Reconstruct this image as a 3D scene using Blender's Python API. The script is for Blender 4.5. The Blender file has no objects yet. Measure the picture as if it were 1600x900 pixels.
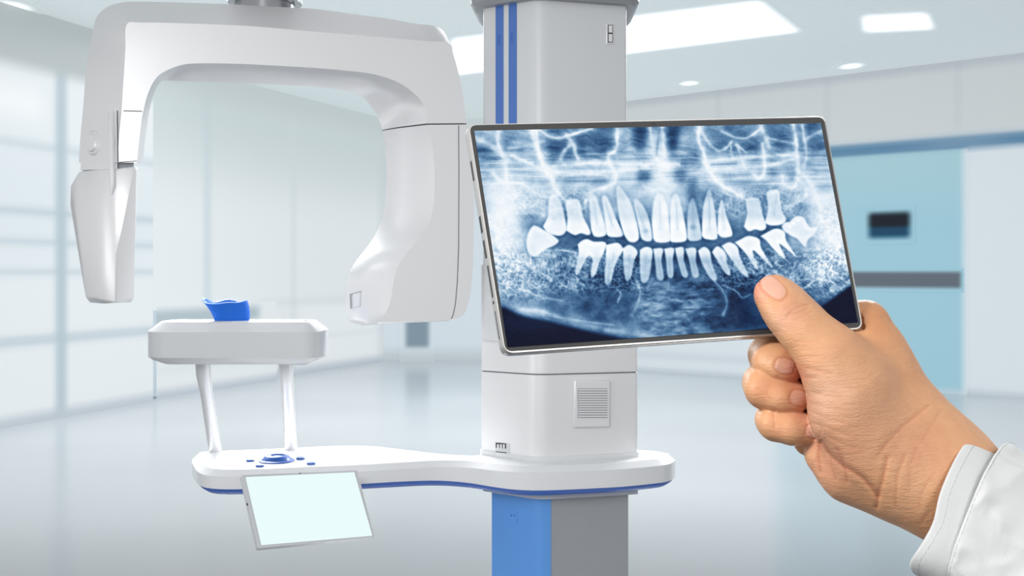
import bpy, math
import numpy as np
from mathutils import Vector

F, CX, CY, H = 1800.0, 800.0, 425.0, 1.5       # focal length in pixels, horizon row, eye height
COL = bpy.context.scene.collection
rng = np.random.default_rng(7)

def P(px, py, Y):
    return Vector(((px - CX) / F * Y, Y, H - (py - CY) / F * Y))

def lin(c):
    c = np.asarray(c, float) / 255.0
    return np.where(c <= 0.04045, c / 12.92, ((c + 0.055) / 1.055) ** 2.4)

def rgba(c):
    return tuple(float(v) for v in lin(c)) + (1.0,)

# ------------------------------------------------------------------ materials
def nodes(name):
    m = bpy.data.materials.new(name); m.use_nodes = True
    nt = m.node_tree
    return m, nt, nt.nodes['Principled BSDF']

def mat(name, c, rough=0.4, metal=0.0, coat=0.0, var=0.02, emit=0.0, spec=0.5, bump=0.0, bscale=60):
    m, nt, b = nodes(name)
    n = nt.nodes.new('ShaderNodeTexNoise'); n.inputs['Scale'].default_value = 9.0
    tc = nt.nodes.new('ShaderNodeTexCoord')
    nt.links.new(tc.outputs['Object'], n.inputs['Vector'])
    r = nt.nodes.new('ShaderNodeValToRGB')
    a = np.clip(lin(c) * (1 - var), 0, 1); d = np.clip(lin(c) * (1 + var), 0, 1)
    r.color_ramp.elements[0].color = (*a, 1); r.color_ramp.elements[1].color = (*d, 1)
    nt.links.new(n.outputs['Fac'], r.inputs['Fac'])
    nt.links.new(r.outputs['Color'], b.inputs['Base Color'])
    b.inputs['Roughness'].default_value = rough
    b.inputs['Metallic'].default_value = metal
    b.inputs['Specular IOR Level'].default_value = spec
    b.inputs['Coat Weight'].default_value = coat
    b.inputs['Coat Roughness'].default_value = 0.08
    if emit:
        nt.links.new(r.outputs['Color'], b.inputs['Emission Color'])
        b.inputs['Emission Strength'].default_value = emit
    if bump:
        n2 = nt.nodes.new('ShaderNodeTexNoise'); n2.inputs['Scale'].default_value = bscale
        n2.inputs['Detail'].default_value = 5
        nt.links.new(tc.outputs['Object'], n2.inputs['Vector'])
        bp = nt.nodes.new('ShaderNodeBump'); bp.inputs['Strength'].default_value = bump
        bp.inputs['Distance'].default_value = 0.002
        nt.links.new(n2.outputs['Fac'], bp.inputs['Height'])
        nt.links.new(bp.outputs['Normal'], b.inputs['Normal'])
    return m

def mat_attr(name, rough=0.6, emit=0.0, base=1.0, coat=0.0, spec=0.5):
    """colour comes from the mesh's own 'col' attribute"""
    m, nt, b = nodes(name)
    a = nt.nodes.new('ShaderNodeAttribute'); a.attribute_name = 'col'
    if base < 1:
        mx = nt.nodes.new('ShaderNodeVectorMath'); mx.operation = 'SCALE'
        mx.inputs['Scale'].default_value = base
        nt.links.new(a.outputs['Color'], mx.inputs[0])
        nt.links.new(mx.outputs[0], b.inputs['Base Color'])
    else:
        nt.links.new(a.outputs['Color'], b.inputs['Base Color'])
    b.inputs['Roughness'].default_value = rough
    b.inputs['Specular IOR Level'].default_value = spec
    b.inputs['Coat Weight'].default_value = coat
    if emit:
        nt.links.new(a.outputs['Color'], b.inputs['Emission Color'])
        b.inputs['Emission Strength'].default_value = emit
    return m

def mat_lcd(name, c):
    m = mat(name, c, 0.3, emit=.97, var=0.0, spec=.1)
    b = m.node_tree.nodes['Principled BSDF']
    for l in list(b.inputs['Base Color'].links): m.node_tree.links.remove(l)
    b.inputs['Base Color'].default_value = (.01, .01, .01, 1)
    return m

M = {
 'white':  mat('machine_white', (231, 231, 232), 0.34, metal=.2, coat=0.2, var=0.006),
 'post':   mat('post_white', (226, 227, 229), 0.32, metal=.35, coat=.2, var=0.006),
 'gloss':  mat('gloss_white', (228, 229, 231), 0.22, coat=0.5, var=0.006),
 'grey':   mat('machine_grey', (206, 208, 211), 0.38, var=0.01),
 'mast':   mat('mast_grey', (216, 218, 220), 0.36, var=0.01),
 'dgrey':  mat('dark_grey', (158, 161, 165), 0.42, var=0.02),
 'seam':   mat('seam_dark', (78, 80, 84), 0.6),
 'black':  mat('black_plastic', (28, 29, 31), 0.4),
 'steel':  mat('bearing_steel', (150, 152, 156), 0.22, metal=0.9),
 'blue':   mat('stripe_blue', (72, 116, 192), 0.35, coat=0.2),
 'pblue':  mat('panel_blue', (98, 160, 232), 0.28, coat=0.4),
 'tblue':  mat('trim_blue', (62, 104, 188), 0.4),
 'knob':   mat('knob_blue', (32, 82, 160), 0.3, coat=0.15),
 'cup':    mat('cup_blue', (38, 106, 208), 0.6, coat=0.0, spec=.15),
 'silver': mat('tablet_silver', (188, 187, 185), 0.32, metal=0.55),
 'bezel':  mat('tablet_bezel', (66, 66, 66), 0.5, spec=.2),
 'frame':  mat('display_frame', (214, 216, 219), 0.3, metal=0.3),
 'lcd':    mat_lcd('display_screen', (236, 254, 254)),
 'cloth':  mat('coat_cloth', (212, 213, 213), 0.8, var=0.015, bump=0.10, bscale=900, spec=0.2),
 'stitch': mat('coat_stitch', (205, 208, 207), 0.9),
}

# ------------------------------------------------------------------ object helpers
def tag(o, label=None, cat=None, group=None, kind=None):
    if label: o['label'] = label
    if cat: o['category'] = cat
    if group: o['group'] = group
    if kind: o['kind'] = kind
    return o

def empty(name, loc, label, cat):
    o = bpy.data.objects.new(name, None); COL.objects.link(o)
    o.location = loc; o.empty_display_size = 0.1
    return tag(o, label, cat)

def worldloc(o):
    v = Vector((0, 0, 0))
    while o is not None:
        v += o.location; o = o.parent
    return v

def mesh(name, verts, faces, m, parent=None, angle=35, colors=None, fm=None, origin=None):
    """one mesh object from world-space vertices"""
    V = np.array([tuple(v) for v in verts], float) if not isinstance(verts, np.ndarray) else verts
    if parent is None:
        o0 = np.array([*(V.min(0)[:2] + V.max(0)[:2]) / 2, V[:, 2].min()]) if origin is None else np.array(origin)
    elif origin is None:
        o0 = np.array(worldloc(parent))
    me = bpy.data.meshes.new(name)
    me.from_pydata((V - o0).tolist(), [], faces if isinstance(faces, list) else faces.tolist())
    for mm in (m if isinstance(m, (list, tuple)) else [m]): me.materials.append(mm)
    if fm is not None: me.polygons.foreach_set('material_index', np.asarray(fm, np.int32))
    me.update()
    if angle is not None:
        me.polygons.foreach_set('use_smooth', [True] * len(me.polygons))
        if angle < 180: me.set_sharp_from_angle(angle=math.radians(angle))
    if colors is not None:
        ca = me.color_attributes.new('col', 'FLOAT_COLOR', 'POINT')
        c4 = np.ones((len(V), 4), np.float32); c4[:, :3] = colors
        ca.data.foreach_set('color', c4.ravel())
    o = bpy.data.objects.new(name, me); COL.objects.link(o)
    if parent is None: o.location = o0
    else: o.parent = parent
    return o

def fix_normals(o):
    import bmesh
    bm = bmesh.new(); bm.from_mesh(o.data)
    bmesh.ops.recalc_face_normals(bm, faces=bm.faces)
    bm.to_mesh(o.data); bm.free()
    return o

def bevel(o, w, seg=3):
    b = o.modifiers.new('bevel', 'BEVEL'); b.width = w; b.segments = seg
    b.limit_method = 'ANGLE'; b.angle_limit = math.radians(40)
    return o

def grid_faces(n, k, closed=False):
    f = []
    for i in range(n - 1):
        for j in range(k if closed else k - 1):
            a = i * k + j; b = i * k + (j + 1) % k
            f.append((a, b, b + k, a + k))
    return f

def loft(name, rings, m, parent, caps=(True, True), angle=35, fm=None):
    k = len(rings[0]); V = [p for r in rings for p in r]
    f = grid_faces(len(rings), k, True)
    if caps[0]: f.append(tuple(range(k))[::-1])
    if caps[1]: f.append(tuple((len(rings) - 1) * k + j for j in range(k)))
    o = mesh(name, V, f, m, parent, None, fm=(list(fm) + [0] * (len(f) - len(fm))) if fm is not None else None)
    fix_normals(o)
    o.data.polygons.foreach_set('use_smooth', [True] * len(f))
    o.data.set_sharp_from_angle(angle=math.radians(angle))
    return o

def roundpoly(pts, rad, seg=6):
    """round the corners of a plan polygon"""
    out = []; n = len(pts)
    for i in range(n):
        p = Vector(pts[i]); a = Vector(pts[i - 1]); b = Vector(pts[(i + 1) % n])
        r = rad[i] if isinstance(rad, (list, tuple)) else rad
        if r <= 0: out.append(tuple(p)); continue
        r = min(r, (a - p).length * 0.48, (b - p).length * 0.48)
        p0 = p + (a - p).normalized() * r; p1 = p + (b - p).normalized() * r
        for s in range(seg + 1):
            t = s / seg
            out.append(tuple((1 - t) ** 2 * p0 + 2 * t * (1 - t) * p + t * t * p1))
    return out

def offset(poly, d):
    """inset (d>0) a plan polygon by moving along averaged normals"""
    P2 = np.array(poly); n = len(P2)
    area = 0.5 * np.sum(P2[:, 0] * np.roll(P2[:, 1], -1) - np.roll(P2[:, 0], -1) * P2[:, 1])
    s = 1 if area > 0 else -1
    e = np.roll(P2, -1, 0) - P2
    L = np.maximum(np.linalg.norm(e, axis=1, keepdims=True), 1e-9); e = e / L
    nrm = np.stack([-e[:, 1], e[:, 0]], 1) * s
    w = (nrm + np.roll(nrm, 1, 0)); w /= np.maximum(np.linalg.norm(w, axis=1, keepdims=True), 1e-6)
    return [tuple(p) for p in P2 + w * d]

def prism(name, poly, z0, z1, m, parent, ch=0.0, angle=30):
    """vertical prism, optional chamfered top and bottom rims"""
    if ch:
        rs = [(offset(poly, ch), z0), (poly, z0 + ch), (poly, z1 - ch), (offset(poly, ch), z1)]
    else:
        rs = [(poly, z0), (poly, z1)]
    return loft(name, [[(x, y, z) for x, y in p] for p, z in rs], m, parent, angle=angle)

def plan(px, Y):
    return ((px - CX) / F * Y, Y)

def on_wall(px, py, A, B, off=0.0):
    """point seen at a pixel on the vertical plane through plan points A-B, lifted off it"""
    k = (px - CX) / F; dx, dy = B[0] - A[0], B[1] - A[1]
    t = (k * A[1] - A[0]) / (dx - k * dy)
    Y = A[1] + t * dy
    n = Vector((dy, -dx, 0)).normalized()
    if n.y > 0: n = -n
    return P(px, py, Y) + n * off

def wall_slab(name, quad, A, B, o0, o1, m, parent, bev=0.0):
    """thin plate on a vertical plane; quad is four corners seen in the photo"""
    q0 = [on_wall(x, y, A, B, o0) for x, y in quad]; q1 = [on_wall(x, y, A, B, o1) for x, y in quad]
    o = loft(name, [q0, q1], m, parent)
    if bev: bevel(o, bev)
    return o

def rect(x0, y0, x1, y1, sl=0.0):
    return [(x0, y0), (x1, y0 + sl), (x1, y1 + sl), (x0, y1)]

def tube(name, pts, r, m, parent, n=14, caps=True):
    pts = [Vector(p) for p in pts]; rings = []
    rr = r if isinstance(r, (list, tuple)) else [r] * len(pts)
    up = None
    for i, p in enumerate(pts):
        t = (pts[min(i + 1, len(pts) - 1)] - pts[max(i - 1, 0)]).normalized()
        if up is None:
            up = t.cross(Vector((0.31, 0.2, 0.93)))
            if up.length < 0.1: up = t.cross(Vector((1, 0, 0)))
        a = (up - t * up.dot(t)).normalized(); up = a; b = t.cross(a)
        rings.append([p + (a * math.cos(2 * math.pi * k / n) + b * math.sin(2 * math.pi * k / n)) * rr[i] for k in range(n)])
    return loft(name, rings, m, parent, (caps, caps), angle=60)

def lathe(name, c, prof, m, parent, n=40, sx=1.0, sy=1.0, angle=35):
    rings = [[(c[0] + r * sx * math.cos(2 * math.pi * k / n), c[1] + r * sy * math.sin(2 * math.pi * k / n), c[2] + z) for k in range(n)] for r, z in prof]
    return loft(name, rings, m, parent, angle=angle)

def crspline(A, sub):
    """Catmull-Rom through rows of A"""
    A = np.asarray(A, float); out = []
    for i in range(len(A) - 1):
        p0 = A[max(i - 1, 0)]; p1 = A[i]; p2 = A[i + 1]; p3 = A[min(i + 2, len(A) - 1)]
        for s in range(sub):
            t = s / sub
            out.append(0.5 * (2 * p1 + (p2 - p0) * t + (2 * p0 - 5 * p1 + 4 * p2 - p3) * t * t + (-p0 + 3 * p1 - 3 * p2 + p3) * t ** 3))
    out.append(A[-1])
    return np.array(out)

def sstep(x, a, b):
    t = np.clip((x - a) / (b - a), 0, 1); return t * t * (3 - 2 * t)

def band(x, a, b, w):
    return sstep(x, a - w, a + w) * (1 - sstep(x, b - w, b + w))

def mixc(c, col, k):
    return c * (1 - k[..., None]) + np.asarray(col, float) * k[..., None]

# ================================================================== THE ROOM
ZC = 4.1
def painted_wall(name, A, B, z0, z1, fn, m, du=0.05, kind='structure', parent=None, label=None):
    L = math.hypot(B[0] - A[0], B[1] - A[1]); nu = int(L / du) + 2; nv = int((z1 - z0) / du) + 2
    s = np.linspace(0, 1, nu); z = np.linspace(z0, z1, nv)
    S, Z = np.meshgrid(s, z, indexing='ij')
    X = A[0] + (B[0] - A[0]) * S; Y = A[1] + (B[1] - A[1]) * S
    V = np.stack([X, Y, Z], -1).reshape(-1, 3)
    c = fn(CX + F * X / Y, Z)          # photo column as the coordinate along the wall, true height
    o = mesh(name, V, grid_faces(nu, nv), m, parent, None, colors=lin(c).reshape(-1, 3))
    if kind: tag(o, kind=kind)
    if label: tag(o, label)
    return o

paint = mat_attr('wall_paint_glow', 0.55, emit=0.66, base=0.36, spec=0.3)  # walls, door and panels glow evenly in place of room light
glassy = mat_attr('glowing_glass', 0.4, emit=0.70, base=0.26, spec=0.3)  # glow added to the panes to keep this wall bright

def c_left(px, z):
    c = np.full(px.shape + (3,), (234., 240., 243.))
    c = mixc(c, (222, 232, 237), band(z, 1.6, 2.75, .35) * .6)
    for h, w, k in ((2.76, .04, .6), (2.10, .035, .9), (1.80, .03, .8), (1.50, .03, .8), (0.82, .05, .9)):
        c = mixc(c, (196, 209, 217), band(z, h - w, h + w, .05) * k)
    c = mixc(c, (186, 202, 211), band(px, 87, 104, 7) * .95)
    c = mixc(c, (186, 202, 211), band(px, -118, -96, 9) * .95)
    c = mixc(c, (250, 252, 253), band(px, -20, 66, 22) * band(z, 3.05, 3.3, .2) * .9)  # reflected light patch painted on the glass
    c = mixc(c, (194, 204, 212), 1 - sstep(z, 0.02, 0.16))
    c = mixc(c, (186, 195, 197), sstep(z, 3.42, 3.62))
    return c
A1, B1 = (-4.9 - .74 * 1.6, 11.02 - 2.35 * 1.6), (-4.165, 13.37)
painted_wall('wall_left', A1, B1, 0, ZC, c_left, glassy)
painted_wall('trim_1', (-4.165, 13.37), (-4.64, 13.42), 0, ZC, lambda px, z: np.full(px.shape + (3,), (214., 224., 229.)), paint)

def c_rec(px, z):
    c = np.full(px.shape + (3,), (229., 234., 236.))
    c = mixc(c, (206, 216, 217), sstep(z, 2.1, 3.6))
    c = mixc(c, (199, 212, 217), band(px, 318, 330, 6) * .65)
    c = mixc(c, (210, 220, 222), band(px, 455, 462, 6) * .6)
    c = mixc(c, (236, 240, 242), band(px, 470, 590, 14) * band(z, .1, 1.0, .15) * .8)
    c = mixc(c, (208, 217, 223), band(z, 1.02, 1.1, .08) * band(px, 400, 600, 20) * .6)
    c = mixc(c, (208, 217, 223), band(z, .5, .54, .07) * band(px, 400, 600, 20) * .5)
    c = mixc(c, (206, 214, 218), band(px, 592, 612, 8) * .6)
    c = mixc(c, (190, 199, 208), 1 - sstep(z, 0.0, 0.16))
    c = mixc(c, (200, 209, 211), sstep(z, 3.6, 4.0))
    return c
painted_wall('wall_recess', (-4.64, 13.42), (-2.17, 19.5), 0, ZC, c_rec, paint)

def c_far(px, z):
    c = np.full(px.shape + (3,), (215., 226., 233.))
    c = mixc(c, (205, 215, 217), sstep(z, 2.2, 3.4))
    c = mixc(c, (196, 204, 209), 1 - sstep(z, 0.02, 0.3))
    return c
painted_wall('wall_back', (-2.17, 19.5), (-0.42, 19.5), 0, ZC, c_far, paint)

WA, WB = (-0.42, 19.5), (7.4, 12.45)
def c_right(px, z):
    c = np.full(px.shape + (3,), (219., 228., 233.))
    c = mixc(c, (207, 213, 215), sstep(z, 3.1, 3.25))
    for x in (1122, 1292, 1497):
        c = mixc(c, (190, 197, 203), band(px, x - 2, x + 2, 7) * sstep(z, 3.2, 3.3) * .7)
    c = mixc(c, (92, 135, 168), band(z, 3.015, 3.17, .05) * sstep(px, 1180, 1300))
    c = mixc(c, (132, 160, 184), band(z, 3.015, 3.17, .05) * band(px, 1440, 1560, 50) * .6)
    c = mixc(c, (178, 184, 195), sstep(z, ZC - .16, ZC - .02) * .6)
    c = mixc(c, (203, 211, 219), band(z, .22, .30, .08) * (1 - sstep(px, 1180, 1230)) * .9)
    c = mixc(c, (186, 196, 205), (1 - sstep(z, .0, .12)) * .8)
    return c
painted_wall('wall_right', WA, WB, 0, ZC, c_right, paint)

# the sliding door, standing just in front of the right wall
wd = Vector((WB[0] - WA[0], WB[1] - WA[1])).normalized(); wn = Vector((wd.y, -wd.x))
if wn.y > 0: wn = -wn
def wpt(px, off):
    p = on_wall(px, CY, WA, WB, off); return (p.x, p.y)
def door_col(px, z):
    c = np.full(px.shape + (3,), (160., 202., 217.))
    c = mixc(c, (172, 207, 216), sstep(z, 2.0, 3.0) * .8)
    c = mixc(c, (219, 228, 233), sstep(px, 1497, 1512))
    c = mixc(c, (92, 135, 168), sstep(z, 2.98, 3.04))
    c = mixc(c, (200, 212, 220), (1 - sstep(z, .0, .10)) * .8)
    return c
door = painted_wall('door_1', wpt(1215, .03), wpt(1513, .03), 0.0, 3.04, door_col, paint)
def win_col(px, z):
    c = np.full(px.shape + (3,), (14., 66., 98.))
    c = mixc(c, (6, 16, 28), sstep(z, 2.04, 2.12))
    e = band(px, 1358, 1421, 8) * band(z, 1.94, 2.255, .055)
    return mixc(np.full(px.shape + (3,), (160., 202., 217.)), (0, 0, 0), 0 * e) * (1 - e[..., None]) + c * e[..., None]
painted_wall('door_window', wpt(1347, .05), wpt(1432, .05), 1.86, 2.34, win_col, paint, 0.012, None, door)
def bar_col(px, z):
    c = np.full(px.shape + (3,), (98., 108., 118.))
    e = band(px, 1238, 1501, 5) * band(z, 1.305, 1.50, .035)
    return np.full(px.shape + (3,), (160., 202., 217.)) * (1 - e[..., None]) + c * e[..., None]
painted_wall('push_bar', wpt(1228, .045), wpt(1508, .045), 1.25, 1.55, bar_col, paint, 0.018, None, door)

# floor
def flat(name, pts, z, m, kind='structure', sub=1):
    V = [(x, y, z) for x, y in pts]
    return tag(mesh(name, V, [tuple(range(len(V)))], m, None, None, origin=(0, 0, z)), kind=kind)
fm_, nt, b = nodes('polished_floor')
tc = nt.nodes.new('ShaderNodeTexCoord'); nz = nt.nodes.new('ShaderNodeTexNoise'); nz.inputs['Scale'].default_value = 0.35
nz.inputs['Detail'].default_value = 1.0
rp = nt.nodes.new('ShaderNodeValToRGB')
rp.color_ramp.elements[0].color = rgba((199, 202, 206)); rp.color_ramp.elements[1].color = rgba((209, 212, 216))
rp.color_ramp.elements[0].position = .35; rp.color_ramp.elements[1].position = .65
nt.links.new(tc.outputs['Object'], nz.inputs['Vector']); nt.links.new(nz.outputs['Fac'], rp.inputs['Fac'])
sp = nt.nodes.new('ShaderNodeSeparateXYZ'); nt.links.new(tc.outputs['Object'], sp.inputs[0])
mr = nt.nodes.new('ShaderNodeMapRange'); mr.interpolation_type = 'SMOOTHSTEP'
mr.inputs['From Min'].default_value = 3.0; mr.inputs['From Max'].default_value = 8.2; mr.inputs['To Min'].default_value = .24; mr.inputs['To Max'].default_value = 1.0  # floor colour darkened toward the scanner to shade its undersides
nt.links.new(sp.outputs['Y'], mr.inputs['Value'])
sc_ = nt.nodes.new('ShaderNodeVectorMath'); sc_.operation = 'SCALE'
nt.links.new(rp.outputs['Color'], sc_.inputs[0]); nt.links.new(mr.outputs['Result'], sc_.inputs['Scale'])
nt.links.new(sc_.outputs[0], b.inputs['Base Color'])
b.inputs['Roughness'].default_value = 0.19; b.inputs['Specular IOR Level'].default_value = 0.75
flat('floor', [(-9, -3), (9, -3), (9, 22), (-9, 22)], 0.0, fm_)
cm = mat('ceiling_paint_glow', (192, 199, 200), 0.7, var=0.01, emit=0.52)  # ceiling colour also glows, standing in for light falling on it
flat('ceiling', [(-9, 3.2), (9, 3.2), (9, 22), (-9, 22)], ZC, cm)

# ceiling lights: panels whose diffuser glows and fades out at its rim
def glow_mat():
    m, nt, b = nodes('diffuser_glow')
    a = nt.nodes.new('ShaderNodeAttribute'); a.attribute_name = 'col'
    b.inputs['Base Color'].default_value = rgba((192, 199, 200)); b.inputs['Roughness'].default_value = .7
    nt.links.new(a.outputs['Color'], b.inputs['Emission Color'])
    b.inputs['Emission Strength'].default_value = 1.0
    return m
GL = glow_mat()
cbase = lin((192, 199, 200)) * 0.52
def ceil_pt(px, py):
    Y = (ZC - H) * F / (CY - py); return np.array(((px - CX) / F * Y, Y))
def ceiling_light(label, quad, amp, soft, group=None, round_=False, mull=()):
    q = [np.array(p, float) for p in quad]; n = 90 if not round_ else 40
    u = np.linspace(0, 1, n); U, W = np.meshgrid(u, u, indexing='ij')
    XY = ((1 - U) * (1 - W))[..., None] * q[0] + (U * (1 - W))[..., None] * q[1] + (U * W)[..., None] * q[2] + ((1 - U) * W)[..., None] * q[3]
    c = XY.reshape(-1, 2).mean(0)
    e = empty('ceiling_light', (c[0], c[1], ZC), label, 'ceiling light')
    if group: e['group'] = group
    if round_:
        k = 1 - sstep(np.hypot(U - .5, W - .5), .12, .48)
    else:
        sx, sy = soft
        k = sstep(U, 0, sx) * (1 - sstep(U, 1 - sx, 1)) * sstep(W, 0, sy) * (1 - sstep(W, 1 - sy, 1))
        for a in mull: k = k * (1 - .10 * band(U, a - .004, a + .004, .012))
        for a in (.36, .68): k = k * (1 - .10 * band(W, a - .01, a + .01, .03)) if mull else k
    col = cbase + k[..., None] * np.array(amp)
    V = np.concatenate([XY, np.full(U.shape + (1,), ZC - .012)], -1).reshape(-1, 3)
    mesh('diffuser', V, grid_faces(n, n), GL, e, None, colors=col.reshape(-1, 3))
    b0, b1 = c - np.array((.05, .05)), c + np.array((.05, .05))
    hs = [(q[i][0], q[i][1], ZC - .010) for i in range(4)] + [(q[i][0], q[i][1], ZC - .0005) for i in range(4)]
    mesh('housing', hs, [(0, 1, 5, 4), (1, 2, 6, 5), (2, 3, 7, 6), (3, 0, 4, 7)], cm, e, None)
    return e
big = [ceil_pt(700, 121), ceil_pt(1262, 50), ceil_pt(1190, -6), ceil_pt(700, 55)]
ceiling_light('long bright ceiling light panel running behind the mast, largest ceiling light', big, (.95, .97, 1.0), (.035, .16), mull=(.22, .47, .72))
ceiling_light('small rectangular ceiling light right of the long panel, at the upper right', [ceil_pt(1342, 54), ceil_pt(1470, 48), ceil_pt(1455, 12), ceil_pt(1338, 18)], (.95, .97, 1.0), (.18, .36))
def spot(label, px, py, rx, group=None):
    p = ceil_pt(px, py); r = rx / F * p[1]
    ceiling_light(label, [p + (-r, -r * 1.6), p + (r, -r * 1.6), p + (r, r * 1.6), p + (-r, r * 1.6)], (.6, .62, .62), None, group, True)
spot('round recessed downlight above the blue door, nearer the rectangular ceiling light', 1330, 102, 24, 'round recessed downlights')
spot('round recessed downlight right of the mast, below the long light panel', 1077, 129, 20, 'round recessed downlights')
spot('round ceiling light at the far upper left corner over the glass wall', 22, 8, 34)

# counter and bin in the recess
def soft_box(name, label, cat, A, B, z0, z1, depth, fn):
    e = empty(name, ((A[0] + B[0]) / 2, (A[1] + B[1]) / 2, z0), label, cat)
    painted_wall('front_panel', A, B, z0, z1, fn, paint, .03, None, e)
    dd = Vector((B[0] - A[0], B[1] - A[1])).normalized(); nn = Vector((-dd.y, dd.x)); nn = nn if nn.dot(Vector((A[0], A[1]))) > 0 else -nn
    bk = [tuple(Vector(A) + nn * .01 + dd * .02), tuple(Vector(B) + nn * .01 - dd * .02), tuple(Vector(B) + nn * depth - dd * .02), tuple(Vector(A) + nn * depth + dd * .02)]
    prism('carcass', bk, z0 + .02, z1 - .06, MB, e)
    return e
MB = mat('recess_grey', (196, 206, 212), 0.7, emit=.30, spec=.1)  # faint glow stands in for room light on the carcass
Ac, Bc = (-4.215, 13.66), (-3.27, 16.0)
def c_cnt(px, z):
    c = np.full(px.shape + (3,), (229., 234., 236.))
    c = mixc(c, (176, 190, 197), band(z, .86, 1.04, .07) * .95)
    c = mixc(c, (206, 217, 222), band(z, .30, .36, .1) * .5)
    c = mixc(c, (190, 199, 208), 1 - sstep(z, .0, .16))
    return mixc(c, (229, 234, 236), sstep(px, 396, 414) * sstep(z, .1, .3))
soft_box('service_counter', 'long pale counter with grey top edge, far behind the chin rest', 'counter', Ac, Bc, 0, 1.10, .25, c_cnt)
def c_bin(px, z):
    e = band(px, 634, 670, 6) * (1 - sstep(z, .70, .9)) 
    e2 = e * sstep(z, .18, .30)
    c = np.full(px.shape + (3,), (215., 226., 233.))
    c = mixc(c, (196, 204, 209), 1 - sstep(z, 0.02, 0.3))
    return c * (1 - e2[..., None]) + np.array((132., 152., 165.)) * e2[..., None]
soft_box('equipment_cabinet', 'dark grey cabinet far behind, under the right arm of the scanner', 'cabinet', plan(624, 19.3), plan(680, 19.3), 0, .95, .12, c_bin)

# ================================================================== THE SCANNER
mast_A, mast_C, mast_B = plan(755, 3.36), plan(840, 3.25), plan(979, 3.33)
root = empty('panoramic_xray_machine', (0.07, 3.45, 0), 'white and blue dental panoramic scanner with C-shaped arm, chin rest and shelf', 'x-ray machine')

back = [plan(966, 3.62), plan(768, 3.62)]
mast_poly = roundpoly([mast_A, mast_C, mast_B, back[0], back[1]], [.006, .035, .008, .02, .02])
mast = prism('mast', mast_poly, 1.3, 2.62, M['mast'], root)
for x0, x1 in ((774.8, 786.8), (795.2, 807.6)):
    st = wall_slab('blue_stripe', rect(x0, -160, x1, 260), mast_A, mast_C, -.002, .0015, M['blue'], mast)
wall_slab('stripe_slot', [(778.5, 54), (781.5, 54), (781.5, 71), (778.5, 71)], mast_A, mast_C, .001, .0022, M['tblue'], mast)
wall_slab('stripe_slot', [(798.5, 50), (801.5, 50), (801.5, 67), (798.5, 67)], mast_A, mast_C, .001, .0022, M['tblue'], mast)
sw = wall_slab('switch_plate', rect(946.5, 37, 958.5, 69.5), mast_C, mast_B, -.002, .003, M['white'], root, .002)
for y0, y1 in ((40, 51.5), (53.5, 66)):
    wall_slab('rocker_rim', rect(949, y0 - 1, 957, y1 + 1), mast_C, mast_B, .002, .0036, M['seam'], sw)
    wall_slab('rocker', rect(950.2, y0 + .3, 955.8, y1 - .3), mast_C, mast_B, .002, .0046, M['white'], sw)
prism('mast_collar', offset(mast_poly, -.037), 2.268, 2.36, M['dgrey'], root, .012)
carr = roundpoly([(-.86, 3.22), (-.86, 3.60), (.42, 3.62), (.42, 3.20)], .15, 10)
prism('overhead_arm', carr, 2.36, 2.52, M['white'], root, .02)

# carriage
ca, cc, cb = plan(752, 3.376), plan(840, 3.25), plan(996, 3.333)
car_poly = roundpoly([ca, cc, cb, plan(984, 3.66), plan(768, 3.66)], [.006, .04, .008, .02, .02])
zs = H - .2907
up_ = prism('carriage_cover', car_poly, zs + .0012, 1.522, M['white'], root, .003)
prism('carriage_joint', offset(car_poly, .003), zs - .004, zs + .004, M['seam'], root)
lo_ = prism('carriage_base', car_poly, .962, zs - .0012, M['white'], root)
prism('carriage_plinth', offset(car_poly, -.004), .955, .978, M['mast'], root)
vg = wall_slab('vent_cover', [(895, 593), (951.5, 593.5), (951.5, 667), (895, 668)], cc, cb, -.002, .012, M['white'], root, .005)
wall_slab('vent_recess', rect(900.5, 606, 946.5, 652), cc, cb, .0125, .0131, M['dgrey'], vg)
for i in range(12):
    y = 607 + i * 3.75
    wall_slab('slat', rect(901, y, 946, y + 2.3), cc, cb, .0125, .0165, M['white'], vg)
so = wall_slab('socket_panel', [(774.5, 690.5), (797, 693), (797, 712.5), (774.5, 710)], ca, cc, -.001, .0012, M['grey'], root)
for r_, (ya, yb) in enumerate(((691.3, 699.5), (705, 711))):
    wall_slab('socket_recess', [(775, ya), (791.5, ya + 1.6), (791.5, yb + 1.4), (775, yb)], ca, cc, .001, .0016, M['seam'], so)
    for k in range(3):
        x = 778 + k * 4.6
        wall_slab('socket_tooth', [(x, ya + 2.8), (x + 2.4, ya + 3), (x + 2.4, yb + .8), (x, yb + .6)], ca, cc, .0012, .004, M['white'], so)

# shelf
HT = .535
top = [(310, 714), (321, 728.5), (346, 733.5), (400, 733), (450, 731), (510, 728.5), (558, 726.5), (620, 723), (686, 719.5), (735, 720.5), (775, 724.5), (810, 727.3), (850, 727.6), (910, 725.5), (970, 722.5), (1020, 718), (1036, 715.5), (1043, 712.5), (1045, 709.5), (1035, 706.5), (1000, 703), (900, 699.5), (800, 701.5), (752, 711), (700, 710), (660, 706), (620, 701.3), (582, 697.2), (533, 696.5), (464, 699.5), (400, 702.3), (330, 705.2), (312, 707)]
def down(px, py, h):
    Y = h * F / (py - CY); return ((px - CX) / F * Y, Y)
tp = np.array([down(x, y, HT) for x, y in top])
tp = crspline(np.vstack([tp, tp[:1]]), 4)[:-1]
tpx = CX + F * tp[:, 0] / tp[:, 1]
thick = .034 + .015 * sstep(tpx, 600, 850)
outer = np.array(offset([tuple(p) for p in tp], -.018))
def ring(poly, z): return [(x, y, z_) for (x, y), z_ in zip(poly, np.broadcast_to(z, len(poly)))]
zt = H - HT
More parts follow.
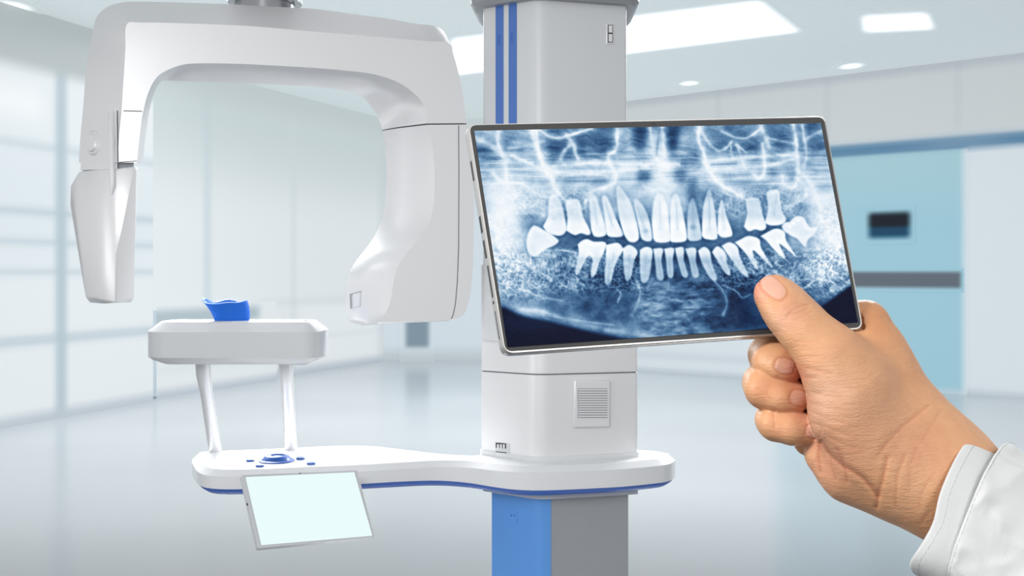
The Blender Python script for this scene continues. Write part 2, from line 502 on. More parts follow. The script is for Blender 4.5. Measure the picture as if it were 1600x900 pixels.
shelf = loft('work_shelf', [ring(tp, zt), ring(outer, zt - .016), ring(outer, zt - .016 - thick), ring(offset([tuple(p) for p in outer], .01), zt - .018 - thick)], M['gloss'], root, angle=22)
loft('blue_underside', [ring(offset([tuple(p) for p in outer], .004), zt - .0165 - thick), ring(offset([tuple(p) for p in outer], .010), zt - .026 - thick), ring(offset([tuple(p) for p in outer], .022), zt - .034 - thick)], M['tblue'], shelf, angle=22)

# base column
prism('column_collar', roundpoly([plan(754, 3.36), plan(842, 3.23), plan(997, 3.31), plan(985, 3.64), plan(768, 3.64)], [.006, .035, .008, .02, .02]), H - .6387, H - .59, M['grey'], root)
pa, pc, pb = plan(768, 3.37), plan(842, 3.265), plan(982, 3.335)
pe = on_wall(861, CY, pc, pb); pe = (pe.x, pe.y)
prism('column_panel', roundpoly([pa, pc, pe, (pe[0], pe[1] + .1), (pa[0] + .02, pa[1] + .1)], [.004, .035, 0, 0, 0]), .03, H - .637, M['pblue'], root)
pf = on_wall(861.4, CY, pc, pb, -.002); pg = on_wall(982, CY, pc, pb, -.002)
prism('base_column', [(pf.x, pf.y), (pg.x, pg.y), plan(970, 3.62), plan(778, 3.62), (pa[0] + .012, pa[1] + .1), (pf.x, pf.y + .1)], .02, H - .636, M['dgrey'], root)
ou = wall_slab('outlet_plate', [(796.5, 799), (808, 800.5), (808, 818), (796.5, 816.5)], pa, pc, -.001, .0022, M['pblue'], root, .0008)
for x in (799, 803.5):
    wall_slab('outlet_hole', [(x, 803.5), (x + 1.6, 803.7), (x + 1.6, 806.7), (x, 806.5)], pa, pc, .002, .0028, M['tblue'], ou)
prism('foot_plate', roundpoly([(-.45, 2.95), (.75, 3.0), (.75, 3.75), (-.45, 3.75)], .12), 0, .03, M['grey'], root, .008)

# chin rest on two posts
ccx, ccy = (373 - CX) / F * 3.3, 3.30
hx, hy = 135 / F * 3.3, .115
box = roundpoly([(ccx - hx, ccy - hy), (ccx + hx, ccy - hy), (ccx + hx, ccy + hy), (ccx - hx, ccy + hy)], [.10, .05, .07, .07], 10)
loft('chin_rest', [ring(offset(box, .05), H - .1385), ring(offset(box, .034), H - .140), ring(box, H - .1665), ring(box, H - .238), ring(offset(box, .012), H - .247), ring(offset(box, .045), H - .259), ring(offset(box, .06), H - .260)], M['grey'], root, angle=25)
for pts in (((316.5, 560, 3.33), (318, 585, 3.34), (322.5, 612, 3.36), (336.5, 704.5, 3.44)), ((446, 560, 3.36), (447, 585, 3.37), (449.5, 612, 3.39), (455, 701, 3.48))):
    q = [P(*p) for p in pts]
    tube('support_post', q, [.0215, .0215, .0185, .0190], M['post'], root, 24)

# blue chin cup
n = 72; rings = []
cup_c = P(363, 505, 3.30)
def cup_ring(f, inset=0.0):
    out = []
    for k in range(n):
        a = 2 * math.pi * k / n
        rx = (.046 + .017 * f - inset); ry = (.036 + .012 * f - inset)
        notch = 1 + .07 * math.cos(3 * a + 1.2) * (1 - .3 * f)
        x = cup_c.x - .021 * f * f + rx * math.cos(a) * notch
        y = cup_c.y + ry * math.sin(a) * notch
        g_ = lambda m0, wd: math.exp(-(math.atan2(math.sin(a - m0), math.cos(a - m0)) / wd) ** 2)
        wave = .056 + .015 * g_(math.pi, .6) + .010 * g_(math.pi / 2, .5) + .009 * g_(-.1, .6) + .004 * g_(-1.2, .4)
        out.append((x, y, cup_c.z + wave * f))
    return out
rings = [cup_ring(f) for f in (0, .25, .5, .75, .93, 1.0)]
rings += [cup_ring(1.02, .003), cup_ring(.99, .009), cup_ring(.7, .014), cup_ring(.35, .016)]
loft('chin_cup', rings, M['cup'], root, angle=60)

# controls on the shelf
def on_shelf(px, py): x, y = down(px, py, HT); return (x, y, zt)
kx, ky, kz = on_shelf(432.5, 720.5)
lathe('control_dial', (kx, ky, kz), [(.049, 0), (.050, .0025), (.047, .0045), (.043, .0045), (.040, .007), (.034, .0145), (.029, .0165), (.025, .017), (.0215, .013), (.012, .013), (.010, .0155), (.003, .016)], M['knob'], root, 48, 1.0, 1.0)
for px, py in ((391.3, 720.5), (406.3, 729), (469.5, 717.5), (486.3, 725.3)):
    x, y, z = on_shelf(px, py)
    lathe('push_button', (x, y, z), [(.0118, 0), (.0122, .0035), (.0110, .0052), (.004, .0056)], M['knob'], root, 28, 1.0, 1.1)

# display hanging under the shelf edge
def plane_from(pts):
    Q = np.array(pts); c = Q.mean(0); n_ = np.linalg.svd(Q - c)[2][2]; return c, n_
def unproj(px, py, pl, off=0.0):
    c, n_ = pl; d = np.array(((px - CX) / F, 1.0, -(py - CY) / F))
    nn = n_ if n_[1] < 0 else -n_
    c2 = c + np.array((0, 0, H)) * 0
    o_ = np.array((0, 0, H)); t = np.dot(c2 + nn * off - o_, nn) / np.dot(d, nn)
    return o_ + d * t
def W_(l, s=1.0): return [(x * s, z * s, H + y * s) for x, y, z in l]
dpl = plane_from(W_([[-0.6506, -0.4904, 2.7807], [-0.3998, -0.5083, 2.9621], [-0.341, -0.6601, 2.8658], [-0.5917, -0.6421, 2.6844]], 1.035))
def plate_pts(quad, pl, off, rad=0.0, seg=6):
    """corner-rounded plate outline on a plane, from photo corners"""
    q = [Vector(unproj(x, y, pl)) for x, y in quad]
    nn = Vector(pl[1] if pl[1][1] < 0 else -pl[1])
    return [Vector(p) + nn * off for p in roundpoly([tuple(v) for v in q], rad, seg)] if rad else [v + nn * off for v in q]
DQ = [(377.5, 742), (558.5, 734.5), (585.3, 839), (403.6, 856.3)]
disp = loft('display', [plate_pts(DQ, dpl, -.014, .004), plate_pts(DQ, dpl, -.001, .004), plate_pts([(378.7, 742.8), (557.7, 735.6), (583.7, 838), (404.4, 855)], dpl, 0, .004)], M['frame'], root)
loft('display_screen', [plate_pts([(383.8, 745.6), (553.5, 738), (581.6, 837), (408.5, 851.7)], dpl, -.0005), plate_pts([(383.8, 745.6), (553.5, 738), (581.6, 837), (408.5, 851.7)], dpl, .0006)], M['lcd'], disp)
loft('camera_dot', [plate_pts([(467.4, 739.3), (469.4, 739.2), (469.7, 740.5), (467.7, 740.6)], dpl, o_) for o_ in (0, .0008)], M['black'], disp)
loft('side_key', [plate_pts([(385.6, 786), (386.4, 786), (387.4, 789), (386.6, 789)], dpl, o_) for o_ in (-.004, .0006)], M['black'], disp)
dc = Vector(unproj(470, 790, dpl, -.014)); dtop = Vector(((470 - CX) / F * 3.22, 3.22, zt - .06))
tube('display_bracket', [dc, dc + Vector((.02, .10, .02)), dtop + Vector((0, 0, -.03)), dtop], .014, M['grey'], disp)

# ---------------- C arm
def YF(px): return 3.15 / (1 - .287 * (px - 425) / F)
ARC = 7
def arm_ring(s, cv=.016):
    (fi, fo, bo, bi) = (s[0:2], s[2:4], s[4:6], s[6:8])
    pf = P(*fi, YF(fi[0])); po = P(*fo, YF(fo[0]))
    pb_ = P(*bo, YF(bo[0]) + .14); pi_ = P(*bi, YF(bi[0]) + .16)
    K = pb_ + Vector((0, .17, 0)) + (pi_ - pb_) * .12
    K2 = pi_ + Vector((0, .05, 0)) + (pb_ - pi_) * .25
    r = [pf, pf + (po - pf) * .10, pf + (po - pf) * .9, po, po + (pb_ - po) * .12, po + (pb_ - po) * .88, pb_, K, K2]
    bulge = (pf - po).normalized() * cv
    for k in range(0, ARC + 1):
        t = k / ARC
        if t == 1: break
        p = pi_ + (pf - pi_) * t
        r.append(p + bulge * math.sin(math.pi * t) * (1 - .3 * t))
    # soften the front inner edge
    return r
beam = [
 (214,254, 183,254, 123,254, 216,254),(218,215, 186,212, 126,210, 220,216),(223,178, 190,173, 130,167, 225,179),
 (232,144, 193,125, 135,105, 233,145),(245,121, 196,76, 144,55, 242.5,127),(262,109.5, 198,38, 154,22, 256,126.3),
 (284,101.5, 222,35.5, 188,4, 284,126.8),(312,99, 270,36, 262,3.5, 320,127.6),(368,99.5, 368,39.5, 368,7, 368,129.3),
 (430,102.5, 430,44, 430,10.5, 430,132.3),(490,106, 490,49.3, 490,14, 487,135),(533,109.5, 556,54.5, 552,22, 520,138),
 (573,114, 618,60, 607,29.5, 546,143),(603,121, 662,63.8, 648,37, 568,153),(628,132, 701,67.5, 684,42, 581,168),
 (646,145, 708,84, 699,60, 588.5,180),(659,159, 715,108, 709,98, 593,190),(665,174, 722,140, 716,138, 596,198),
 (667.5,193, 729,192.5, 723,192, 597.5,203)]
bs = crspline(beam, 5)
def CV(i):
    t = i / 5.0
    return float(.016 - .046 * sstep(t, 4.0, 6.5) * (1 - sstep(t, 15.0, 18.0)))
g1 = loft('gantry_beam', [arm_ring(s, CV(i)) for i, s in enumerate(bs)], M['white'], root, angle=28)
g1.data.materials.append(M['seam'])
det = [
 (668,195, 729.5,194.5, 723,194, 598,205),(676,230, 734,230, 728,230, 601.5,229),(679,270, 738,270, 732,270, 604,267),(678,311, 740,311, 734,311, 602,313),
 (672,345, 740.5,345, 735,345, 595,348),(659,369, 740,372, 735,372, 578,380),(636,395, 739.5,400, 734,400, 555.5,409),
 (622,416, 738.5,422, 733,422, 543.5,432),(615,441, 736.5,445, 731,445, 540,458),(611,466, 732.5,470, 727,470, 541,480),
 (604,487, 726,489, 721,489, 545,499),(597,497, 717,496, 713,495, 551,505),(590,503.5, 706,499.5, 704,499, 562,507.5)]
ds = crspline(det, 5)
rr = [arm_ring(s) for s in ds]
cen = sum((Vector(v) for v in rr[-1]), Vector()) / len(rr[-1])
rr.append([cen + (Vector(v) - cen) * .93 + Vector((0, 0, -.004)) for v in rr[-1]])
g2 = loft('detector_housing', rr, M['white'], root, angle=28)
def surf_line(name, pts, r, parent, dy=-.0012, m='seam'):
    return tube(name, [P(x, y, YF(x) + dy) for x, y in pts], r, M[m], parent, 6)
surf_line('panel_joint', [(716.5, 196), (717, 270), (716.6, 385), (714.5, 440), (711.5, 475), (708, 492), (705, 498)], .0013, g2, .0002)
surf_line('panel_joint', [(668, 194), (729, 193.6)], .0013, g2, .0002)
# joint across the inner surface
s0 = arm_ring(bs[-1]); pj = [Vector(p) + Vector((-.0006, 0, -.0018)) for p in s0[9:]] + [Vector(s0[0]) + Vector((0, 0, -.0018))]
tube('panel_joint', pj[:-1] + [pj[-2] + (pj[-1] - pj[-2]) * .9], .0013, M['seam'], g2, 6)
# sensor window on the nose of the detector
def inner_pt(t_st, u, lift):
    i = min(int(t_st), len(ds) - 2); f = t_st - i
    s = ds[i] * (1 - f) + ds[i + 1] * f; r = arm_ring(s)
    q = r[9:] + [r[0]]; x = u * (len(q) - 1); j = min(int(x), len(q) - 2)
    p = q[j] + (q[j + 1] - q[j]) * (x - j)
    return p + (Vector(r[0]) - Vector(r[3])).normalized() * lift + Vector((0, -1, 0)) * lift * .5
st0, st1 = 40.8, 46.3
def winq(a, b, u0, u1, l): return [inner_pt(a, u0, l), inner_pt(a, u1, l), inner_pt(b, u1, l), inner_pt(b, u0, l)]
wn_ = loft('sensor_window', [winq(st0, st1, .15, .44, -.002), winq(st0, st1, .15, .44, .0012)], M['grey'], g2)
loft('window_glass', [winq(st0 + .4, st1 - .4, .26, .43, .0), winq(st0 + .4, st1 - .4, .26, .43, .0019)], M['white'], wn_)
loft('window_dark_edge', [winq(st0 + .1, st0 + .45, .16, .43, .0), winq(st0 + .1, st0 + .45, .16, .43, .0019)], M['dgrey'], wn_)  # dark strips along two edges of the sensor window
loft('window_dark_edge', [winq(st0 + .4, st1 - .3, .16, .20, .0), winq(st0 + .4, st1 - .3, .16, .20, .0019)], M['dgrey'], wn_)
surf_line('panel_joint', [(193, 173.2), (222, 174)], .0013, g1, .0)
surf_line('lower_joint', [(186, 253.5), (214, 251.5)], .001, g1, .0)
# bearing under the overhead arm
bc = P(414, 0, 3.40)
lathe('rotor_bearing', (bc.x, bc.y, 2.24), [(.088, 0), (.088, .05), (.108, .052), (.108, .075), (.095, .08), (.095, .13)], M['steel'], root, 48)

# sensor head on the left arm: hand-placed facets
def Q(px, py, d): return P(px, py, YF(px) + d)
hv = {
 'a': Q(183.5, 262.5, .012), 'b': Q(211, 260.5, .012), 'b2': Q(213.3, 266, .018), 'c': Q(209, 466, .02), 'c2': Q(204.5, 472.5, .02),
 'd': Q(181, 473, -.018), 'e': Q(181, 398, -.024), 'f': Q(164, 311, -.002), 'g': Q(147.5, 466, .01), 'g2': Q(161, 474.5, .02),
 'h': Q(134, 464, .10), 'h2': Q(141, 473, .09), 'i': Q(110, 320, .13), 'j': Q(111, 290, .135), 'k': Q(124, 268, .135), 'l': Q(163, 264, .02),
 'B1': Q(126, 268, .27), 'B2': Q(216, 262, .20), 'B3': Q(207, 466, .19), 'B4': Q(140, 466, .20), 'B5': Q(116, 320, .26)}
hk = list(hv); ix = {k: i for i, k in enumerate(hk)}
hf = [('l','a','f'), ('a','b','b2','e'), ('a','e','f'), ('b2','c','e'), ('c','c2','d','e'), ('e','d','g','f'), ('d','g2','g'), ('l','f','j','k'), ('f','g','h','i','j'), ('g','g2','h2','h'),
      ('k','B1','B2','b','a','l'), ('b','B2','b2'), ('b2','B2','B3','c'), ('c','B3','c2'), ('h','B4','B5','i'), ('i','B5','B1','k','j'), ('B1','B5','B4','B3','B2'), ('h','h2','B4'), ('c2','B3','B4','h2','g2','d')]
sh = mesh('sensor_head', [hv[k] for k in hk], [tuple(ix[x] for x in f) for f in hf], M['white'], root, None)
fix_normals(sh); bevel(sh, .0035, 3)
sh.data.polygons.foreach_set('use_smooth', [True] * len(sh.data.polygons)); sh.data.set_sharp_from_angle(angle=math.radians(60))
# neck in the shadow gap between arm and head
nk = [Q(184, 0, .02), Q(209, 0, .02), Q(207, 0, .13), Q(140, 0, .15)]
nkr = lambda y: [P(x, y, YF(x) + d) for x, d in ((185, .012), (209, .022), (208, .13), (132, .145), (128, .13))]
loft('sensor_neck', [nkr(250), nkr(267)], M['dgrey'], root)
# hinge cover and lens on the outer side of the left arm
def side(px, py, lift=0.0):
    """point on the slanted outer side face of the left arm"""
    y = np.clip(py, 80, 254); f = np.interp(y, [76, 125, 173, 212, 254], [196, 193, 190, 186, 183]); bq = np.interp(y, [55, 105, 167, 210, 254], [144, 135, 130, 126, 123])
    t = (f - px) / (f - bq)
    p = P(f, py, YF(f)).lerp(P(bq, py, YF(bq) + .14), t)
    nrm = Vector((-.9, -.43, 0)).normalized()
    return p + nrm * lift
surf_line('panel_joint', [(183.2, 173), (184, 215), (184.3, 262)], .0014, g1, -.0005)
cv = [(182, 171), (133, 169.5), (127.5, 266), (180, 264)]
loft('hinge_cover', [[side(x, y, l) for x, y in cv] for l in (-.006, .003)], M['white'], root)
ridge = tube('hinge_ridge', [side(178, 169, -.004), side(178.5, 176, .006), side(178.8, 215, .006), side(178.5, 262, .005), Q(176, 290, .0), Q(173.5, 312, .004)], [.003, .0085, .0085, .0085, .007, .002], M['gloss'], root, 20)
lo = []
for rr_, l in ((11.5, -.004), (11.5, .003), (10.0, .006), (8.6, .006), (7.6, .0105), (6.0, .0115), (2.0, .0095)):
    lo.append([side(147.5 + rr_ * .95 * math.cos(a), 223 + rr_ * 1.75 * math.sin(a), l) for a in np.linspace(0, 2 * math.pi, 37)[:-1]])
loft('laser_lens', lo, M['white'], root, angle=30)

# ================================================================== THE TABLET
tpl = plane_from(W_([[-0.0197, 0.0693, 0.5317], [0.1574, 0.0794, 0.5842], [0.1715, -0.0269, 0.5572], [-0.0057, -0.037, 0.5047]]))
TQ = [(729.5, 193.5), (1290, 180.5), (1350.5, 514.5), (787.5, 553.5)]
def inset_q(q, d):
    c = np.mean(q, 0); return [tuple(c + (np.array(p) - c) * (1 - d / np.linalg.norm(np.array(p) - c))) for p in q]
TH = .0068
tab = empty('tablet', tuple(unproj(1040, 372, tpl, -TH)), 'silver tablet held in the hand, showing a blue panoramic dental x-ray', 'tablet')
loft('tablet_case', [plate_pts(inset_q(TQ, 3), tpl, -TH, .0045, 8), plate_pts(TQ, tpl, -TH + .0012, .0045, 8), plate_pts(TQ, tpl, -.0009, .0045, 8), plate_pts(inset_q(TQ, 2.5), tpl, 0, .0043, 8)], M['silver'], tab, angle=50)
bz = plate_pts([(733.5, 196), (1286.5, 183.7), (1346, 511.5), (790, 549.3)], tpl, .0002, .0035, 8)
bz0 = plate_pts([(733.5, 196), (1286.5, 183.7), (1346, 511.5), (790, 549.3)], tpl, -.0006, .0035, 8)
loft('bezel', [bz0, bz], M['bezel'], tab)
def hole(name, x, y, r, m='black'):
    loft(name, [[Vector(unproj(x + r * math.cos(a), y + r * math.sin(a), tpl, o_)) for a in np.linspace(0, 2 * math.pi, 17)[:-1]] for o_ in (0, .0004)], M[m], tab)
hole('front_camera', 1021, 193, 2.0)
# ports on the left side of the case: from the plane's left edge
eL0, eL1 = Vector(unproj(*TQ[0], tpl)), Vector(unproj(*TQ[3], tpl))
eR0 = Vector(unproj(*TQ[1], tpl)); nT = Vector(tpl[1] if tpl[1][1] < 0 else -tpl[1])
outw = (eL0 - eR0).normalized()
def sideq(t0, t1, d0, d1, l):
    f = lambda t, d: eL0.lerp(eL1, t) - nT * d + outw * l
    return [f(t0, d0), f(t1, d0), f(t1, d1), f(t0, d1)]
for nm, t0, t1, d0, d1, m in (('side_slot', .405, .475, .0022, .0044, 'black'), ('side_slot', .51, .585, .0022, .0044, 'black'), ('side_button', .16, .245, .0022, .0040, 'bezel'), ('card_tray', .62, .755, .0022, .0038, 'bezel'), ('side_port', .772, .782, .0025, .0040, 'black')):
    loft(nm, [sideq(t0, t1, d0, d1, -.0004), sideq(t0, t1, d0, d1, .00025)], M[m], tab)
for k in range(14):
    t = .815 + k * .0085
    loft('speaker_hole', [sideq(t, t + .004, .0025, .0036, -.0004), sideq(t, t + .004, .0025, .0036, .0002)], M['bezel'], tab)

# ---- the x-ray picture, drawn as intensities over the screen
X0, Y0_, X1, Y1_, SC = 733, 184, 1349, 550, 2.0
nxp, nyp = int((X1 - X0) * SC), int((Y1_ - Y0_) * SC)
gx, gy = np.meshgrid(X0 + np.arange(nxp) / SC, Y0_ + np.arange(nyp) / SC)
gx = gx.astype(np.float32); gy = gy.astype(np.float32)
def up(arr, H_, W__, smooth=True):
    a = np.asarray(arr, np.float32); h, w = a.shape
    y = np.linspace(0, h - 1, H_); x = np.linspace(0, w - 1, W__)
    yi = np.minimum(y.astype(int), h - 2); xi = np.minimum(x.astype(int), w - 2)
    fy = (y - yi).astype(np.float32); fx = (x - xi).astype(np.float32)
    if smooth: fy = fy * fy * (3 - 2 * fy); fx = fx * fx * (3 - 2 * fx)
    fy = fy[:, None]; fx = fx[None, :]
    return (a[yi][:, xi] * (1 - fx) + a[yi][:, xi + 1] * fx) * (1 - fy) + (a[yi + 1][:, xi] * (1 - fx) + a[yi + 1][:, xi + 1] * fx) * fy
def noise(cx, cy, ang=0.0, warp=0.0):
    """value noise on a turned lattice, optionally warped"""
    x, y = gx, gy
    if warp:
        x = x + warp * noise(warp * 3, warp * 3, .7); y = y + warp * noise(warp * 3, warp * 3, 1.9)
    c, s_ = math.cos(ang), math.sin(ang)
    u = (x * c + y * s_) / cx + 500; v = (-x * s_ + y * c) / cy + 500
    ui, vi = np.floor(u).astype(int), np.floor(v).astype(int); fu, fv = u - ui, v - vi
    fu = fu * fu * (3 - 2 * fu); fv = fv * fv * (3 - 2 * fv)
    T = rng.uniform(-1, 1, (257, 257)).astype(np.float32)
    g = lambda i, j: T[i % 257, j % 257]
    return (g(ui, vi) * (1 - fu) + g(ui + 1, vi) * fu) * (1 - fv) + (g(ui, vi + 1) * (1 - fu) + g(ui + 1, vi + 1) * fu) * fv
base = [
 [.55,.56,.55,.40,.36,.50,.18,.48,.40,.42,.38,.42,.45],
 [.34,.46,.50,.34,.34,.62,.66,.46,.42,.36,.38,.52,.52],
 [.52,.74,.72,.70,.66,.68,.68,.66,.72,.68,.60,.70,.56],
 [.62,.84,.70,.54,.66,.58,.78,.50,.62,.56,.60,.86,.74],
 [.66,.90,.50,.36,.38,.36,.32,.34,.36,.36,.44,.90,.88],
 [.52,.74,.58,.52,.48,.34,.30,.32,.44,.46,.54,.74,.70],
 [.36,.50,.54,.38,.26,.34,.42,.34,.22,.28,.36,.44,.34],
 [.08,.12,.28,.34,.26,.34,.44,.36,.16,.16,.18,.10,.06],
 [.02,.02,.03,.06,.10,.28,.38,.30,.15,.08,.05,.02,.02]]
I = up(base, nyp, nxp)
def poly_mask(pts, soft=1.0):
    pts = np.array(pts, float); x0, y0 = pts.min(0) - 6; x1, y1 = pts.max(0) + 6
    a, b_ = max(int((x0 - X0) * SC), 0), min(int((x1 - X0) * SC), nxp); c, d = max(int((y0 - Y0_) * SC), 0), min(int((y1 - Y0_) * SC), nyp)
    x = gx[c:d, a:b_]; y = gy[c:d, a:b_]; ins = np.zeros(x.shape, bool); dist = np.full(x.shape, 1e9, np.float32)
    n_ = len(pts)
    for i in range(n_):
        p, q = pts[i], pts[(i + 1) % n_]
        if p[1] != q[1]:
            ins ^= ((p[1] > y) != (q[1] > y)) & (x < (q[0] - p[0]) * (y - p[1]) / (q[1] - p[1]) + p[0])
        e = q - p; t = np.clip(((x - p[0]) * e[0] + (y - p[1]) * e[1]) / (e @ e + 1e-9), 0, 1)
        dist = np.minimum(dist, np.hypot(x - p[0] - t * e[0], y - p[1] - t * e[1]))
    sd = np.where(ins, dist, -dist)
    return (slice(c, d), slice(a, b_)), sd, x, y
def stroke(pts, w, v, k=.8, soft=1.0):
    pts = crspline(np.array(pts, float), 5) if len(pts) > 2 else np.array(pts, float)
    x0, y0 = pts.min(0) - w * 2 - 3; x1, y1 = pts.max(0) + w * 2 + 3
    a, b_ = max(int((x0 - X0) * SC), 0), min(int((x1 - X0) * SC), nxp); c, d = max(int((y0 - Y0_) * SC), 0), min(int((y1 - Y0_) * SC), nyp)
    if b_ <= a or d <= c: return
    x = gx[c:d, a:b_]; y = gy[c:d, a:b_]; dist = np.full(x.shape, 1e9, np.float32)
    for p, q in zip(pts[:-1], pts[1:]):
        e = q - p; t = np.clip(((x - p[0]) * e[0] + (y - p[1]) * e[1]) / (e @ e + 1e-9), 0, 1)
        dist = np.minimum(dist, np.hypot(x - p[0] - t * e[0], y - p[1] - t * e[1]))
    dist = dist + WOB[c:d, a:b_] * min(w, 4) * .35
    m_ = k * (.48 * np.exp(-(dist / (w * .7)) ** 2) + .34 * np.exp(-(dist / (w * 1.9)) ** 2)) * (1 + .38 * MOD[c:d, a:b_])
    m_ = np.clip(m_, 0, 1)
    I[c:d, a:b_] = I[c:d, a:b_] * (1 - m_) + v * m_
def blob(x, y, rx, ry, v, k=.8):
    global I
    m_ = k * np.exp(-(((gx - x) / rx) ** 2 + ((gy - y) / ry) ** 2) ** 1.3)
    I = I * (1 - m_) + v * m_
WOB = noise(6, 6, .4); MOD = noise(14, 9, .3, 4)
I += noise(34, 20, .2, 8) * .07 + noise(17, 10, -.3, 5) * .07 + noise(7, 5, .5, 3) * .04
# wide soft regions
stroke([(788,300),(780,345),(800,395)], 30, .88, .6); stroke([(1268,300),(1290,350),(1300,400)], 26, .86, .6)
stroke([(1034,245),(1034,300),(1034,340)], 26, .92, .75); stroke([(962,255),(990,300)], 22, .75, .5)
for b_ in ((1006,272,13,17,.30,.85),(1063,272,13,17,.30,.8),(1000,212,14,26,.14,.8),(1050,215,13,30,.12,.85),(1090,232,20,24,.48,.6),(945,222,22,18,.28,.7),(868,232,16,22,.28,.7),
          (760,232,18,14,.28,.6),(1150,215,26,14,.26,.6),(1215,222,16,20,.28,.6),(1265,232,12,22,.40,.5),(905,278,30,8,.40,.6),(940,285,14,8,.36,.6),(1165,288,32,9,.46,.6),
          (1012,335,14,26,.34,.6),(1082,300,9,26,.30,.7),(870,345,24,14,.40,.4),(1250,325,17,12,.46,.8),(1140,355,14,10,.40,.5),(1290,292,14,12,.42,.5),(830,345,17,16,.42,.6)): blob(*b_)
I += (noise(70, 3.2, -.03) * .10 + noise(34, 2.0, .03) * .07) * band(gy, 236, 290, 14)
I += (noise(26, 3, .15, 4) * .07) * band(gy, 196, 250, 10)
S = stroke
S([(742,200),(760,205),(778,212)],5,.72,.7); S([(779,203),(778,222),(785,242),(790,262),(792,290)],4,.97); S([(742,217),(762,224),(779,238),(791,252)],6,.88,.8)
S([(795,232),(820,228),(850,220)],2,.75,.7); S([(832,203),(836,222),(845,245),(852,265),(862,280),(868,300)],6,.93,.9); S([(838,203),(842,240),(855,272)],2.5,1,.9)
S([(843,203),(858,213),(875,215),(890,211),(905,207),(925,201)],2.6,.97,.9); S([(885,212),(895,224),(899,236),(903,250)],4,.9,.8); S([(893,226),(882,235),(876,248)],3.4,.85,.8)
S([(840,262),(885,258),(940,255),(1000,258),(1060,256)],3.6,.97,.85); S([(800,243),(832,257),(852,266),(905,271),(960,268),(1015,263)],3.8,.95,.85); S([(880,276),(910,272),(950,275)],1.6,.85,.7)
S([(964,201),(964,218),(962,235),(951,243),(954,258),(963,272),(960,285),(945,293),(927,299),(915,315)],3.8,.98,.9)
S([(770,270),(785,285),(812,286),(835,300),(855,309),(870,304)],3,.95,.85); S([(870,295),(880,310),(890,318)],3,.92,.8); S([(790,290),(792,310),(803,320),(830,330),(850,336)],3,.85,.7)
S([(820,263),(850,262)],3,.8,.6)
S([(1092,200),(1092,222),(1099,236),(1104,256),(1114,276),(1130,291),(1150,302),(1166,312)],4,.99,.92); S([(1093,200),(1104,218),(1120,235),(1134,232),(1142,222)],3,.85,.8)
S([(1100,253),(1150,247),(1200,244),(1245,242)],4.5,.97,.85); S([(1105,264),(1160,262),(1205,258),(1240,248)],4,.92,.8); S([(1112,257),(1150,256)],2,.35,.7)
S([(1128,205),(1145,213),(1165,216),(1182,206),(1190,198)],2.6,.92,.85); S([(1188,196),(1195,212),(1202,230)],5,.92,.85); S([(1142,228),(1143,240),(1146,246)],1.8,.9,.7); S([(1152,227),(1158,245),(1162,258)],2,.85,.7); S([(1150,226),(1158,232),(1166,238)],2.4,.85,.7)
S([(1191,224),(1194,245),(1195,265),(1192,275),(1185,279),(1179,274)],3.4,.98,.92); S([(1200,216),(1220,220),(1240,224)],1.8,.8,.7)
S([(1239,195),(1244,218),(1246,245),(1247,270)],3.6,.98,.9); S([(1254,195),(1256,212),(1260,240),(1256,260)],3.4,.85,.8); S([(1258,218),(1275,208),(1288,203)],3,.8,.7)
S([(1247,265),(1262,280),(1268,292)],5,.92,.7); S([(1222,276),(1226,290),(1240,293),(1247,280)],3.4,.95,.8); S([(1247,280),(1259,292),(1258,308),(1246,315),(1225,326)],3,.9,.7); S([(1270,290),(1282,330),(1280,352)],3,.92,.6)
S([(1015,196),(1018,215),(1021,232)],3,.8,.8); S([(1034,196),(1036,215),(1038,245)],4,.92,.85); S([(1019,238),(1030,252),(1046,262)],5,.95,.7); S([(1005,290),(1020,296),(1034,298)],3,.9,.6)
S([(1030,203),(1026,240)],2.2,.25,.5)
# jaw line and bone streaks
S([(738,430),(770,460),(812,482),(850,490)],5,.62,.7); S([(812,484),(850,489),(880,498),(930,511),(985,521),(1020,524)],6.5,.66,.85); S([(812,483),(845,486),(870,494)],3,.85,.7); S([(860,494),(920,503),(960,508)],1.2,.8,.5)
S([(1150,518),(1200,508),(1240,493),(1262,478)],4,.5,.6); S([(1010,524),(1060,530),(1120,524),(1150,519)],6,.6,.6); S([(1252,481),(1268,471),(1285,462),(1305,452),(1322,440)],6,.74,.85); S([(1305,450),(1330,432),(1336,425)],4,.5,.6)
S([(775,425),(800,445),(840,462),(880,470)],1.6,.8,.5); S([(755,400),(775,425),(790,440)],1.6,.85,.6)
S([(1210,425),(1240,441),(1257,450),(1276,432),(1292,410),(1315,380)],1.5,.9,.7); S([(1290,440),(1305,410),(1318,395)],1.2,.75,.6); S([(1130,445),(1150,455),(1160,465),(1172,460)],1.4,.85,.6); S([(1118,440),(1130,455),(1136,475),(1130,492)],2.4,.8,.6); S([(995,440),(1000,455),(996,475),(988,492)],2.4,.75,.6); S([(962,452),(970,458),(965,472)],1.4,.8,.6)
S([(836,385),(850,391),(880,391),(903,396)],1.6,.85,.7); S([(822,400),(850,430),(880,445),(900,440)],5,.75,.4)
S([(1190,396),(1200,389),(1212,396),(1225,408)],1.6,.75,.6)
